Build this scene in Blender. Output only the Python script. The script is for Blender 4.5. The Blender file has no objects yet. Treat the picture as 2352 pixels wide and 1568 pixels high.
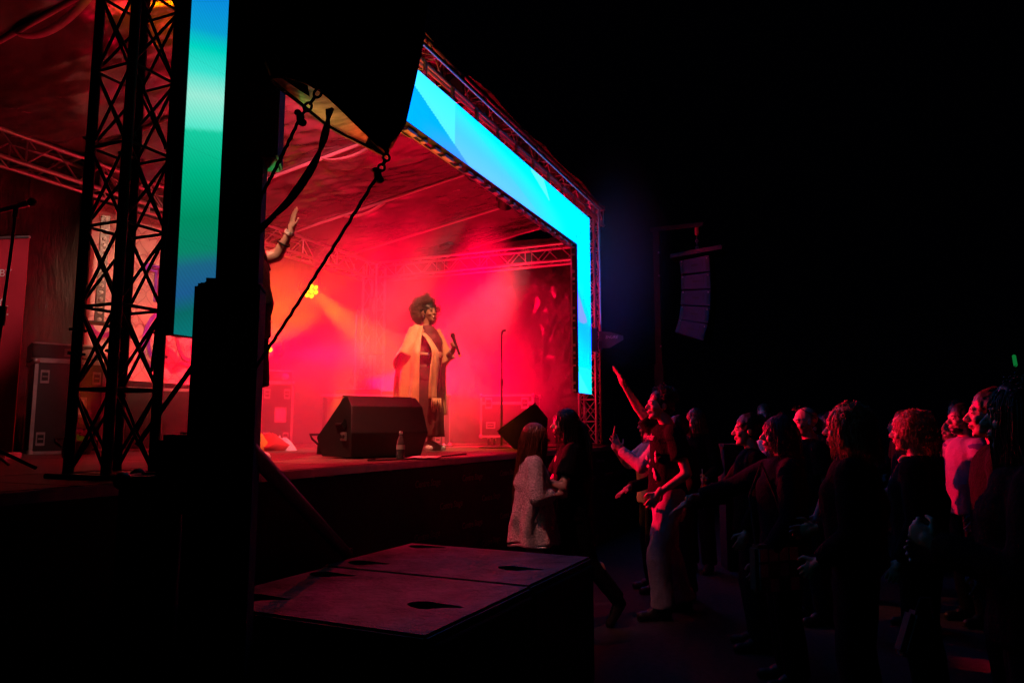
import bpy, bmesh, math, random
import numpy as np
from mathutils import Vector, Matrix, noise as mnoise

SC = bpy.context.scene
# ------------------------------------------------------------------ camera
cam_d = bpy.data.cameras.new('camera')
cam_d.sensor_width = 36.0
cam_d.lens = 36.0 * 1690.0 / 2352.0
cam_d.clip_start = 0.05
cam_d.clip_end = 500
cam = bpy.data.objects.new('camera', cam_d)
SC.collection.objects.link(cam)
cam.location = (0, 0, 1.52)
cam.rotation_euler = (math.radians(90 + 6.8), 0, math.radians(23.4 - 90))
SC.camera = cam
# ------------------------------------------------------------------ night sky
world = bpy.data.worlds.new('World'); SC.world = world
world.use_nodes = True
_bg = world.node_tree.nodes['Background']
_bg.inputs[0].default_value = (0.25, 0.3, 1.0, 1)
_bg.inputs[1].default_value = 0.00035
# ------------------------------------------------------------------ exposure, sampling
SC.view_settings.view_transform = 'Standard'
SC.view_settings.look = 'None'
SC.view_settings.exposure = 0.0
SC.view_settings.gamma = 1.0
SC.view_settings.use_curve_mapping = False
cy = SC.cycles
cy.max_bounces = 5; cy.diffuse_bounces = 2; cy.glossy_bounces = 3; cy.transmission_bounces = 4
cy.volume_bounces = 1; cy.transparent_max_bounces = 12
cy.sample_clamp_indirect = 3.0; cy.sample_clamp_direct = 30.0
cy.use_denoising = True
cy.volume_max_steps = 256
cy.volume_step_rate = 1.0
cy.caustics_reflective = False; cy.caustics_refractive = False

random.seed(7); np.random.seed(7)
R_ = math.radians
COL = SC.collection
V = Vector

# ------------------------------------------------------------------ materials
MATS = {}
def mat(name, col, rough=0.6, metal=0.0, var=0.15, vscale=6.0, bump=0.0, bscale=40.0, spec=0.5,
        emit=None, estr=0.0, trans=0.0, sheen=0.0, streak=None, crease=0.0, cscale=3.0):
    if name in MATS: return MATS[name]
    m = bpy.data.materials.new(name); m.use_nodes = True
    nt = m.node_tree; N = nt.nodes; L = nt.links
    b = N['Principled BSDF']
    b.inputs['Roughness'].default_value = rough
    b.inputs['Metallic'].default_value = metal
    b.inputs['Specular IOR Level'].default_value = spec
    if sheen: b.inputs['Sheen Weight'].default_value = sheen
    tc = N.new('ShaderNodeTexCoord')
    vec = tc.outputs['Object']
    if streak:
        mp = N.new('ShaderNodeMapping'); mp.inputs['Scale'].default_value = streak
        L.new(vec, mp.inputs[0]); vec = mp.outputs[0]
    nz = N.new('ShaderNodeTexNoise'); nz.inputs['Scale'].default_value = vscale
    nz.inputs['Detail'].default_value = 5; L.new(vec, nz.inputs['Vector'])
    rp = N.new('ShaderNodeValToRGB')
    c0 = [max(0, c * (1 - var)) for c in col[:3]] + [1]; c1 = [min(1, c * (1 + var)) for c in col[:3]] + [1]
    rp.color_ramp.elements[0].position = 0.3; rp.color_ramp.elements[1].position = 0.7
    rp.color_ramp.elements[0].color = c0; rp.color_ramp.elements[1].color = c1
    L.new(nz.outputs[0], rp.inputs[0]); L.new(rp.outputs[0], b.inputs['Base Color'])
    mr = N.new('ShaderNodeMapRange'); mr.inputs[3].default_value = max(0.02, rough - 0.1); mr.inputs[4].default_value = min(1, rough + 0.12)
    L.new(nz.outputs[0], mr.inputs[0]); L.new(mr.outputs[0], b.inputs['Roughness'])
    if bump:
        n2 = N.new('ShaderNodeTexNoise'); n2.inputs['Scale'].default_value = bscale; n2.inputs['Detail'].default_value = 4
        L.new(vec, n2.inputs['Vector'])
        bp = N.new('ShaderNodeBump'); bp.inputs['Strength'].default_value = bump; bp.inputs['Distance'].default_value = 0.02
        L.new(n2.outputs[0], bp.inputs['Height']); L.new(bp.outputs[0], b.inputs['Normal'])
    if crease:
        n3 = N.new('ShaderNodeTexNoise'); n3.inputs['Scale'].default_value = cscale; n3.inputs['Detail'].default_value = 6; n3.inputs['Distortion'].default_value = 0.8
        L.new(vec, n3.inputs['Vector'])
        s1 = N.new('ShaderNodeMath'); s1.operation = 'SUBTRACT'; s1.inputs[1].default_value = 0.5; L.new(n3.outputs[0], s1.inputs[0])
        s2 = N.new('ShaderNodeMath'); s2.operation = 'ABSOLUTE'; L.new(s1.outputs[0], s2.inputs[0])
        b2 = N.new('ShaderNodeBump'); b2.invert = True; b2.inputs['Strength'].default_value = crease; b2.inputs['Distance'].default_value = 0.12
        L.new(s2.outputs[0], b2.inputs['Height'])
        if bump: L.new(bp.outputs[0], b2.inputs['Normal'])
        L.new(b2.outputs[0], b.inputs['Normal'])
    if emit:
        b.inputs['Emission Color'].default_value = (*emit, 1); b.inputs['Emission Strength'].default_value = estr
    if trans:
        out = N['Material Output']; t = N.new('ShaderNodeBsdfTranslucent'); mx = N.new('ShaderNodeMixShader')
        mx.inputs[0].default_value = trans; L.new(rp.outputs[0], t.inputs[0])
        L.new(b.outputs[0], mx.inputs[1]); L.new(t.outputs[0], mx.inputs[2]); L.new(mx.outputs[0], out.inputs[0])
    MATS[name] = m
    return m

def emit_mat(name, col, s):
    if name in MATS: return MATS[name]
    m = bpy.data.materials.new(name); m.use_nodes = True
    nt = m.node_tree; nt.nodes.clear()
    e = nt.nodes.new('ShaderNodeEmission'); e.inputs[0].default_value = (*col, 1); e.inputs[1].default_value = s
    o = nt.nodes.new('ShaderNodeOutputMaterial'); nt.links.new(e.outputs[0], o.inputs[0])
    MATS[name] = m; return m

def screen_mat(name, s):
    """LED wall: the picture is a colour attribute, broken up by the grid of diodes."""
    m = bpy.data.materials.new(name); m.use_nodes = True
    nt = m.node_tree; N = nt.nodes; L = nt.links; N.clear()
    at = N.new('ShaderNodeAttribute'); at.attribute_name = 'picture'
    tc = N.new('ShaderNodeTexCoord')
    wv = N.new('ShaderNodeTexWave'); wv.bands_direction = 'DIAGONAL'; wv.inputs['Scale'].default_value = 22; wv.inputs['Distortion'].default_value = 2.0
    L.new(tc.outputs['Object'], wv.inputs[0])
    mr = N.new('ShaderNodeMapRange'); mr.inputs[3].default_value = s * 0.93; mr.inputs[4].default_value = s * 1.05
    L.new(wv.outputs[1], mr.inputs[0])
    e = N.new('ShaderNodeEmission'); o = N.new('ShaderNodeOutputMaterial')
    L.new(at.outputs[0], e.inputs[0]); L.new(mr.outputs[0], e.inputs[1]); L.new(e.outputs[0], o.inputs[0])
    MATS[name] = m; return m

M_alu = mat('aluminium', (0.62, 0.62, 0.64), 0.34, 0.9, 0.12, 9, 0.05, 60)
M_alu_bl = mat('black_painted_aluminium', (0.02, 0.02, 0.021), 0.42, 0.4, 0.3, 9, 0.05, 60)
M_blk = mat('black_plastic', (0.012, 0.012, 0.013), 0.5, 0, 0.3, 12, 0.08, 120)
M_blkmetal = mat('black_metal', (0.02, 0.02, 0.022), 0.38, 0.5, 0.3, 10, 0.05, 80)
M_cloth_blk = mat('black_cloth', (0.012, 0.012, 0.013), 0.9, 0, 0.35, 8, 0.4, 90)
M_cab = mat('textured_black_speaker_paint', (0.013, 0.013, 0.014), 0.55, 0, 0.3, 20, 0.35, 260)
M_grille = mat('black_grille', (0.012, 0.012, 0.012), 0.6, 0.3, 0.3, 40, 0.5, 300)
M_lam = mat('black_laminate', (0.016, 0.015, 0.015), 0.4, 0, 0.3, 14, 0.12, 200)
M_edge = mat('case_edging', (0.55, 0.54, 0.53), 0.35, 0.75, 0.15, 12, 0.05, 90)
M_steel = mat('zinc_steel', (0.5, 0.5, 0.5), 0.35, 0.8, 0.25, 20, 0.1, 90)
M_label = mat('paper_label', (0.72, 0.66, 0.55), 0.7, 0, 0.25, 25, 0.05, 80)
M_white = mat('white_paint', (0.75, 0.75, 0.74), 0.5, 0, 0.08, 10)
M_deck = mat('stage_deck_ply', (0.16, 0.12, 0.1), 0.42, 0, 0.45, 3.0, 0.25, 70, streak=(1, 7, 1))
M_asph = mat('asphalt', (0.045, 0.042, 0.04), 0.85, 0, 0.45, 22, 0.9, 260)
M_wood_blk = mat('scuffed_black_plywood', (0.085, 0.075, 0.075), 0.55, 0, 0.55, 5.0, 0.3, 40)
M_rope = mat('black_rope', (0.01, 0.01, 0.01), 0.9, 0, 0.3, 30, 0.6, 120)
M_roof = mat('silver_roof_sheet', (0.15, 0.12, 0.12), 0.22, 0.3, 0.12, 2, 0.12, 9, crease=.10, cscale=1.3)
M_tarp = mat('black_shiny_tarp', (0.03, 0.028, 0.028), 0.2, 0, 0.3, 3, 0.5, 9, streak=(1, .7, .8), crease=.5, cscale=1.6)
M_curtain = mat('back_curtain', (0.03, 0.027, 0.027), 0.45, 0, 0.35, 3, 0.5, 14, streak=(2.5, 2.5, .5), crease=.4, cscale=1.6)
M_strap = mat('webbing_strap', (0.5, 0.45, 0.44), 0.6, 0, 0.15, 12)
M_skirt = mat('printed_stage_skirt', (0.016, 0.016, 0.017), 0.7, 0, 0.3, 5, 0.4, 18)
M_skirtprint = mat('skirt_print', (0.20, 0.17, 0.16), 0.6, 0, 0.25, 12)
M_screen = screen_mat('led_picture', 1.15); M_screen_side = screen_mat('led_picture_side', 0.88)

# ------------------------------------------------------------------ mesh helpers
class MB:
    def __init__(s): s.v = []; s.f = []
    def add(s, vs, fs):
        o = len(s.v); s.v += [tuple(v) for v in vs]; s.f += [tuple(i + o for i in f) for f in fs]; return s
    def box(s, c, d, rot=None, bev=0.0):
        hx, hy, hz = d[0] / 2, d[1] / 2, d[2] / 2
        if bev:
            b = min(bev, hx * .9, hy * .9, hz * .9)
            bm = bmesh.new(); bmesh.ops.create_cube(bm, size=1)
            for v in bm.verts: v.co = V((v.co.x * d[0], v.co.y * d[1], v.co.z * d[2]))
            bmesh.ops.bevel(bm, geom=bm.edges[:], offset=b, segments=2, affect='EDGES')
            bm.verts.index_update()
            vs = [v.co.copy() for v in bm.verts]; fs = [[v.index for v in f.verts] for f in bm.faces]; bm.free()
        else:
            vs = [V((x, y, z)) for x in (-hx, hx) for y in (-hy, hy) for z in (-hz, hz)]
            fs = [(0, 1, 3, 2), (4, 6, 7, 5), (0, 4, 5, 1), (2, 3, 7, 6), (0, 2, 6, 4), (1, 5, 7, 3)]
        if rot is not None: vs = [rot @ v for v in vs]
        return s.add([v + V(c) for v in vs], fs)
    def tube(s, pts, r, n=8, caps=True, r1=None):
        pts = [V(p) for p in pts]; k = len(pts); rings = []; up = None
        for i, p in enumerate(pts):
            t = (pts[min(i + 1, k - 1)] - pts[max(i - 1, 0)])
            t = t.normalized() if t.length > 1e-9 else V((0, 0, 1))
            if up is None:
                up = t.orthogonal().normalized()
            else:
                up = (up - t * up.dot(t)); up = up.normalized() if up.length > 1e-6 else t.orthogonal().normalized()
            w = t.cross(up)
            rr = r[i] if isinstance(r, (list, tuple)) else (r if r1 is None else r + (r1 - r) * i / max(1, k - 1))
            rings.append([p + (up * math.cos(a) + w * math.sin(a)) * rr for a in [2 * math.pi * j / n for j in range(n)]])
        vs = [q for rg in rings for q in rg]; fs = []
        for i in range(k - 1):
            for j in range(n):
                a = i * n + j; b = i * n + (j + 1) % n
                fs.append((a, b, b + n, a + n))
        if caps: fs.append(tuple(range(n - 1, -1, -1))); fs.append(tuple((k - 1) * n + j for j in range(n)))
        return s.add(vs, fs)
    def ell(s, c, r, rot=None, nu=12, nv=8):
        vs = [V((0, 0, -r[2]))]; fs = []
        for i in range(1, nv):
            a = -math.pi / 2 + math.pi * i / nv
            for j in range(nu):
                b = 2 * math.pi * j / nu
                vs.append(V((r[0] * math.cos(a) * math.cos(b), r[1] * math.cos(a) * math.sin(b), r[2] * math.sin(a))))
        vs.append(V((0, 0, r[2]))); last = len(vs) - 1
        for j in range(nu):
            fs.append((0, 1 + (j + 1) % nu, 1 + j))
            fs.append((last, last - nu + j, last - nu + (j + 1) % nu))
        for i in range(nv - 2):
            for j in range(nu):
                a = 1 + i * nu + j; b = 1 + i * nu + (j + 1) % nu
                fs.append((a, b, b + nu, a + nu))
        if rot is not None: vs = [rot @ v for v in vs]
        return s.add([v + V(c) for v in vs], fs)
    def cap(s, p0, p1, r0, r1, n=12):
        """tapered capsule: closed shell"""
        p0 = V(p0); p1 = V(p1); t = p1 - p0; ln = t.length
        if ln < 1e-6: return s.ell(p0, (r0,) * 3)
        t /= ln; pts = []; rs = []
        for k in range(5):
            a = -math.pi / 2 + math.pi / 2 * (k + .15) / 4.15
            pts.append(p0 + t * math.sin(a) * r0); rs.append(max(1e-3, math.cos(a) * r0))
        for k in range(5):
            a = math.pi / 2 * k / 4.15
            pts.append(p1 + t * math.sin(a) * r1); rs.append(max(1e-3, math.cos(a) * r1))
        return s.tube(pts, rs, n)
    def lathe(s, c, prof, axis=(0, 0, 1), n=20, caps=True):
        ax = V(axis).normalized(); q = V((0, 0, 1)).rotation_difference(ax); vs = []; fs = []
        for (r, z) in prof:
            for j in range(n):
                a = 2 * math.pi * j / n; vs.append(V(c) + q @ V((r * math.cos(a), r * math.sin(a), z)))
        for i in range(len(prof) - 1):
            for j in range(n):
                a = i * n + j; b = i * n + (j + 1) % n; fs.append((a, b, b + n, a + n))
        if caps: fs.append(tuple(range(n - 1, -1, -1))); fs.append(tuple((len(prof) - 1) * n + j for j in range(n)))
        return s.add(vs, fs)
    def prism(s, poly, off):
        n = len(poly); p = [V(q) for q in poly]; o = V(off)
        fs = [tuple(range(n - 1, -1, -1)), tuple(range(n, 2 * n))] + [(i, (i + 1) % n, (i + 1) % n + n, i + n) for i in range(n)]
        return s.add(p + [q + o for q in p], fs)
    def mesh(s, name, smooth=None):
        me = bpy.data.meshes.new(name); me.from_pydata(s.v, [], s.f)
        bm = bmesh.new(); bm.from_mesh(me); bmesh.ops.recalc_face_normals(bm, faces=bm.faces); bm.to_mesh(me); bm.free()
        if smooth: shade(me, smooth)
        me.update(); return me

def shade(me, ang=40):
    me.polygons.foreach_set('use_smooth', [True] * len(me.polygons))
    if ang and ang < 180:
        try: me.set_sharp_from_angle(angle=R_(ang))
        except Exception: pass

def link(o, parent=None):
    COL.objects.link(o)
    if parent is not None: o.parent = parent
    return o
def obj(name, mb, m, parent=None, smooth=40, loc=None):
    me = mb if isinstance(mb, bpy.types.Mesh) else mb.mesh(name, smooth)
    if m is not None: me.materials.clear(); me.materials.append(m)
    o = bpy.data.objects.new(name, me); link(o, parent)
    if loc is not None: o.location = loc
    return o
def tag(o, label=None, cat=None, group=None, kind=None):
    if label: o['label'] = label
    if cat: o['category'] = cat
    if group: o['group'] = group
    if kind: o['kind'] = kind
    return o
def thing(name, label, cat, loc=(0, 0, 0), rotz=0.0, group=None):
    o = bpy.data.objects.new(name, None); o.empty_display_size = 0.2; link(o)
    o.location = loc; o.rotation_euler = (0, 0, rotz)
    return tag(o, label, cat, group)
def copy_tree(o, parent=None):
    c = o.copy(); link(c); c.parent = parent
    for ch in list(o.children): copy_tree(ch, c)
    return c
_unit = {}
def bar(parent, p0, p1, r, m, name='brace', n=8):
    """straight round bar that shares one unit cylinder"""
    key = (m.name, n)
    if key not in _unit: 
        me = MB().tube([(0, 0, 0), (0, 0, 1)], 1.0, n).mesh('bar', 60); me.materials.append(m); _unit[key] = me
    o = bpy.data.objects.new(name, _unit[key]); link(o, parent)
    p0 = V(p0); p1 = V(p1); d = p1 - p0
    q = V((0, 0, 1)).rotation_difference(d.normalized())
    o.matrix_local = Matrix.Translation(p0) @ q.to_matrix().to_4x4() @ Matrix.Diagonal((r, r, d.length, 1))
    return o
def lookq(d): return V(d).to_track_quat('-Z', 'Y')
def text_obj(name, body, size, m, parent, mw, extrude=0.0015, align='LEFT', shear=0.0, spacing=1.0):
    cu = bpy.data.curves.new(name, 'FONT'); cu.body = body; cu.size = size; cu.extrude = extrude; cu.align_x = align
    cu.shear = shear; cu.space_character = spacing; cu.resolution_u = 3
    o = bpy.data.objects.new(name, cu); COL.objects.link(o)
    dg = bpy.context.evaluated_depsgraph_get(); me = bpy.data.meshes.new_from_object(o.evaluated_get(dg))
    bpy.data.objects.remove(o); bpy.data.curves.remove(cu)
    me.materials.clear(); me.materials.append(m)
    t = bpy.data.objects.new(name, me); link(t, parent); t.matrix_local = mw; return t
def frame(o, x, y):
    """matrix with local x,y axes given (writing plane)"""
    x = V(x).normalized(); y = V(y).normalized(); z = x.cross(y)
    return Matrix((( x.x, y.x, z.x, o[0]), (x.y, y.y, z.y, o[1]), (x.z, y.z, z.z, o[2]), (0, 0, 0, 1)))
def catenary(a, b, sag, n=12):
    a = V(a); b = V(b)
    return [a.lerp(b, i / n) + V((0, 0, -sag * 4 * (i / n) * (1 - i / n))) for i in range(n + 1)]
def fbm(p, s, oct=4): return mnoise.fractal(V(p) * s, 0.9, 2.0, oct)
# ================================================================== SETTING
ZD = 1.28                      # stage deck height
YF = 2.95                      # stage front edge
def sheet(name, x0, x1, y0, y1, z, m, nx=1, ny=1, fn=None):
    vs = []; fs = []
    for i in range(nx + 1):
        for j in range(ny + 1):
            x = x0 + (x1 - x0) * i / nx; y = y0 + (y1 - y0) * j / ny
            vs.append((x, y, z + (fn(x, y) if fn else 0)))
    for i in range(nx):
        for j in range(ny):
            a = i * (ny + 1) + j; fs.append((a, a + ny + 1, a + ny + 2, a + 1))
    return MB().add(vs, fs)
g = obj('ground', sheet('ground', -9, 36, -24, 20, 0, M_asph, 60, 60, lambda x, y: 0.006 * fbm((x, y, 0), 0.7)), M_asph, smooth=180)
tag(g, 'dark asphalt ground in front of the stage', kind='structure')

# ---- stage : a thing with deck boards, legs, skirt with printed words
stage = thing('stage', 'black modular concert stage with printed skirt along its front', 'stage', (0, 0, 0))
XL, XR, YB = 0.2, 11.7, 8.2
bw = 1.0
k = 0
x = XL
while x < XR - 1e-6:
    y = YF + 0.03
    while y < YB - 1e-6:
        x1 = min(x + 2.0, XR); y1 = min(y + bw, YB)
        obj('deck_panel', MB().box(((x + x1) / 2, (y + y1) / 2, ZD - 0.03), (x1 - x - 0.006, y1 - y - 0.006, 0.06 + 0.002 * random.random()), bev=0.004), M_deck, stage)
        y = y1
    x += 2.0
obj('edge_trim', MB().box(((XL + XR) / 2, YF + 0.012, ZD - 0.028), (XR - XL, 0.03, 0.05), bev=0.006), M_edge, stage)
# skirt cloth, slightly pleated
def skirt_pts():
    vs = []; fs = []; nx = 240; nz = 8
    for i in range(nx + 1):
        for j in range(nz + 1):
            x = XL + (XR - XL) * i / nx; z = 0.01 + (ZD - 0.07) * j / nz
            d = 0.012 * fbm((x * 1.6, 0, z * 0.8), 1.0) * (1.2 - 0.8 * j / nz)
            vs.append((x, YF - 0.004 + d, z))
    for i in range(nx):
        for j in range(nz):
            a = i * (nz + 1) + j; fs.append((a, a + nz + 1, a + nz + 2, a + 1))
    return MB().add(vs, fs)
obj('skirt', skirt_pts(), M_skirt, stage, smooth=180)
for row in range(5):
    for c in range(9):
        px = 4.9 + c * 0.78 + (row % 2) * 0.39; pz = ZD - 0.2 - row * 0.2
        if px > XR - 0.6: continue
        text_obj('print', 'Centre Stage', 0.075, M_skirtprint, stage, frame((px, YF - 0.03, pz), (1, 0, 0), (0, 0, 1)), 0.001, shear=0.1)
for xx in np.arange(XL + 0.3, XR, 1.9):
    for yy in (YF + 0.3, 5.2, 7.9):
        bar(stage, (xx, yy, 0), (xx, yy, ZD - 0.06), 0.025, M_alu, 'leg')

# ---- roof
def roof_z(x, y): return 5.14 - (y - 3.4) / 4.0 * 0.68
roof = thing('stage_roof', 'silver sheet roof with straps stretched over the stage', 'stage roof', (0, 0, 0))
seams = [1.2, 2.3, 3.55, 5.2, 6.95, 8.6, 10.1, 11.5]
for a, b in zip(seams[:-1], seams[1:]):
    vs = []; fs = []; nx = 60; ny = 110
    for i in range(nx + 1):
        for j in range(ny + 1):
            x = a + (b - a) * i / nx; y = 3.25 + (7.75 - 3.25) * j / ny
            e = math.sin(math.pi * i / nx)
            w = 0.05 * fbm((x * 0.9, y * 1.6, 1.3), 1.0) + 0.03 * (0.4 - abs(fbm((x * 4 + y * 1.6, y * 1.1 - x * .6, 4.1), 1.0, 3))) + 0.012 * (0.4 - abs(fbm((x * 11 + y * 3, y * 3.2, 2.0), 1.0, 2)))
            vs.append((x, y, roof_z(x, y) - 0.07 * e + w * (0.25 + 0.75 * e)))
    for i in range(nx):
        for j in range(ny):
            q = i * (ny + 1) + j; fs.append((q, q + 1, q + ny + 2, q + ny + 1))
    obj('roof_panel', MB().add(vs, fs), M_roof, roof, smooth=180)
for s in seams:
    bar(roof, (s, 3.3, roof_z(s, 3.3) - 0.015), (s, 7.7, roof_z(s, 7.7) - 0.015), 0.022, M_strap, 'purlin')
# slack webbing hanging from two purlins
for s, y0, y1, sag in ((6.95, 4.6, 5.5, 0.10), (3.55, 5.0, 5.9, 0.14), (8.6, 5.7, 6.4, 0.07)):
    p = [V((s, y0 + (y1 - y0) * i / 10, roof_z(s, y0 + (y1 - y0) * i / 10) - 0.03 - sag * 4 * (i / 10) * (1 - i / 10))) for i in range(11)]
    vs = []; fs = []
    for i, q in enumerate(p):
        vs += [q + V((-0.03, 0, 0.008)), q + V((0.03, 0, -0.008))]
        if i: fs.append((2 * i - 2, 2 * i - 1, 2 * i + 1, 2 * i))
    o = obj('slack_strap', MB().add(vs, fs), M_strap, roof, smooth=180)
    md = o.modifiers.new('t', 'SOLIDIFY'); md.thickness = 0.003

# ---- back curtain and side sheet
def hang(name, p0, p1, z0, z1, m, amp, fold, label, cat, seed=0.0, nx=150, nz=60):
    p0 = V(p0); p1 = V(p1); d = (p1 - p0); nrm = V((-d.y, d.x, 0)).normalized(); vs = []; fs = []
    for i in range(nx + 1):
        for j in range(nz + 1):
            u = i / nx; z = z0 + (z1 - z0) * j / nz; q = p0.lerp(p1, u); s = u * d.length
            w = amp * (fbm((s * fold, z * 0.6, seed), 1.0) + 0.5 * fbm((s * fold * 2.3 + z * 1.7, z * 2.2, seed + 5), 1.0, 3) + 0.25 * fbm((s * 9 - z * 6, z * 7, seed + 9), 1.0, 2))
            q = q + nrm * w; vs.append((q.x, q.y, z))
    for i in range(nx):
        for j in range(nz):
            a = i * (nz + 1) + j; fs.append((a, a + nz + 1, a + nz + 2, a + 1))
    o = obj(name, MB().add(vs, fs), m, smooth=180); return tag(o, label, cat)
hang('back_curtain', (0.4, 7.95, 0), (11.5, 7.95, 0), ZD + 0.01, 4.6, M_curtain, 0.05, 2.2, 'dark crinkled curtain hanging along the back of the stage', 'curtain', 2.0)
hang('side_sheet', (11.45, 3.75, 0), (11.45, 7.9, 0), ZD + 0.01, 4.75, M_tarp, 0.06, 1.4, 'black shiny plastic sheet closing the far side of the stage', 'sheet', 8.0)

# ---- trusses
def lattice(t, p0, p1, side, up, s, bays, rc, rb, m, double=False, name='brace', faces=(0, 1, 2, 3), struts=True):
    """box truss from p0 to p1 (centre line); four chords, diagonal and cross braces"""
    p0 = V(p0); p1 = V(p1); sd = V(side).normalized() * s / 2; u = V(up).normalized() * s / 2
    cor = [sd + u, sd - u, -sd - u, -sd + u]
    for c in cor: bar(t, p0 + c, p1 + c, rc, m, 'chord', 12)
    for fidx in faces:
        a, b = cor[fidx], cor[(fidx + 1) % 4]
        for k in range(bays):
            q0 = p0.lerp(p1, k / bays); q1 = p0.lerp(p1, (k + 1) / bays)
            if double or k % 2 == 0: bar(t, q0 + a, q1 + b, rb, m, name)
            if double or k % 2 == 1: bar(t, q0 + b, q1 + a, rb, m, name)
            if struts and (double or k % 3 == 0): bar(t, q0 + a, q0 + b, rb, m, name)
        bar(t, p1 + a, p1 + b, rb, m, name)

tL = thing('roof_tower', 'black lattice roof tower beside the tall green screen column, nearest the camera', 'truss tower', (2.66, 3.36, ZD), group='lattice roof towers')
lattice(tL, (0, 0, 0.02), (0, 0, 3.8), (1, 0, 0), (0, 1, 0), 0.27, 9, 0.026, 0.0085, M_alu_bl, double=True)
obj('base_plate', MB().box((0, 0, 0.012), (0.42, 0.42, 0.024), bev=0.004), M_blkmetal, tL)
for z in (1.62, 1.74, 2.6, 0.62, 0.74):
    for sx in (-1, 1):
        for sy in (-1, 1):
            obj('coupling_bolt', MB().lathe((sx * 0.135 - 0.045 , sy * 0.135, z), [(0.008, 0), (0.008, 0.09)], (1, 0, 0), 8), M_steel if sx > 0 else M_blkmetal, tL)
tR = thing('roof_tower', 'bare aluminium lattice tower behind the far screen column', 'truss tower', (11.02, 3.44, ZD), group='lattice roof towers')
lattice(tR, (0, 0, 0.02), (0, 0, 3.75), (1, 0, 0), (0, 1, 0), 0.27, 11, 0.024, 0.008, M_alu, double=True, faces=(0, 1, 2, 3))
obj('base_plate', MB().box((0, 0, 0.012), (0.42, 0.42, 0.024), bev=0.004), M_blkmetal, tR)
tB = thing('roof_tower', 'lattice tower in the smoky back corner of the stage', 'truss tower', (10.75, 7.3, ZD), group='lattice roof towers')
lattice(tB, (0, 0, 0.02), (0, 0, 3.1), (1, 0, 0), (0, 1, 0), 0.27, 8, 0.026, 0.008, M_alu)
t = thing('roof_truss', 'front roof truss above the cyan screen header', 'truss', (2.3, 3.36, 4.9), group='roof trusses')
lattice(t, (0, 0, 0), (8.85, 0, 0), (0, 1, 0), (0, 0, 1), 0.27, 30, 0.026, 0.009, M_alu)
for xx in (1.9, 3.9, 5.9, 7.9):
    obj('coupler', MB().box((xx, 0, 0), (0.05, 0.31, 0.31), bev=0.01), M_steel, t)
t = thing('roof_truss', 'side roof truss running back from the far screen column', 'truss', (10.88, 3.6, 4.3), group='roof trusses')
lattice(t, (0, 0, 0), (0, 3.8, 0), (1, 0, 0), (0, 0, 1), 0.27, 14, 0.026, 0.009, M_alu)
t = thing('roof_truss', 'back roof truss running along the rear of the stage', 'truss', (1.2, 7.4, 4.28), group='roof trusses')
lattice(t, (0, 0, 0), (9.55, 0, 0), (0, 1, 0), (0, 0, 1), 0.27, 34, 0.026, 0.009, M_alu)
for xx in (2.2, 4.2, 6.2, 8.2):
    obj('coupler', MB().box((xx, 0, 0), (0.05, 0.30, 0.30), bev=0.01), M_steel, t)

# ---- LED portal: panels with picture, black cabinets, latches
def lerp3(a, b, t): return tuple(a[i] + (b[i] - a[i]) * t for i in range(3))
def smooth(a, b, x): t = min(1, max(0, (x - a) / (b - a))); return t * t * (3 - 2 * t)
def srgb(r, g, b): return tuple(((c / 255) / 12.92 if c / 255 < .04045 else ((c / 255 + .055) / 1.055) ** 2.4) for c in (r, g, b))
LED_Y = 3.05; LX0, LX1, RX0, RX1 = 2.72, 3.25, 9.27, 9.84; LZ0, LZB, LZT = 2.0, 4.0, 4.51
def pic_beam(x, z):
    v = (z - LZB) / (LZT - LZB)
    c = srgb(0, 246, 255)
    c = lerp3(c, srgb(70, 205, 252), smooth(0.75, 0.05, v + (x - 8.0) * 0.16) * smooth(9.0, 7.0, x))
    ln = 0.66 - 0.69 * (x - 5.06)
    if v < ln: c = lerp3(srgb(0, 178, 250), srgb(70, 150, 240), smooth(0.35, 0.0, v) * smooth(5.0, 6.0, x))
    elif x < 5.73: c = lerp3(srgb(95, 232, 238), srgb(60, 245, 245), v)
    elif v < 0.76 - 0.41 * (x - 6.19): c = lerp3(c, srgb(105, 200, 255), 0.75 * smooth(0.55, 0.0, v) * smooth(8.2, 6.6, x) + 0.12)
    # pale sliver
    if v > 0.93 + (x - 7.6) * 0.17 - 0.9 * max(0, x - 7.6) * 0.86 and 7.6 < x < 8.21 and v < 1.0 - max(0, x - 8.0) * 1.95: c = lerp3(c, srgb(120, 250, 240), 0.55)
    return c
def pic_left(x, z):
    st = [(2.0, (10, 120, 120)), (2.1, (10, 110, 105)), (2.2, (30, 95, 150)), (2.34, (30, 105, 140)), (2.42, (10, 140, 110)), (2.6, (0, 150, 105)), (2.85, (0, 190, 140)),
          (3.08, (25, 215, 170)), (3.10, (90, 245, 215)), (3.28, (165, 250, 228)), (3.42, (60, 240, 220)), (3.55, (0, 225, 205)), (3.62, (10, 195, 215)), (3.66, (10, 170, 225)), (4.0, (10, 130, 240)), (4.6, (0, 110, 255))]
    zz = z - 0.32 * (x - 2.72)
    for (a, ca), (b, cb) in zip(st[:-1], st[1:]):
        if a <= zz <= b: return lerp3(srgb(*ca), srgb(*cb), (zz - a) / (b - a))
    return srgb(*(st[0][1] if zz < 2 else st[-1][1]))
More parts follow.
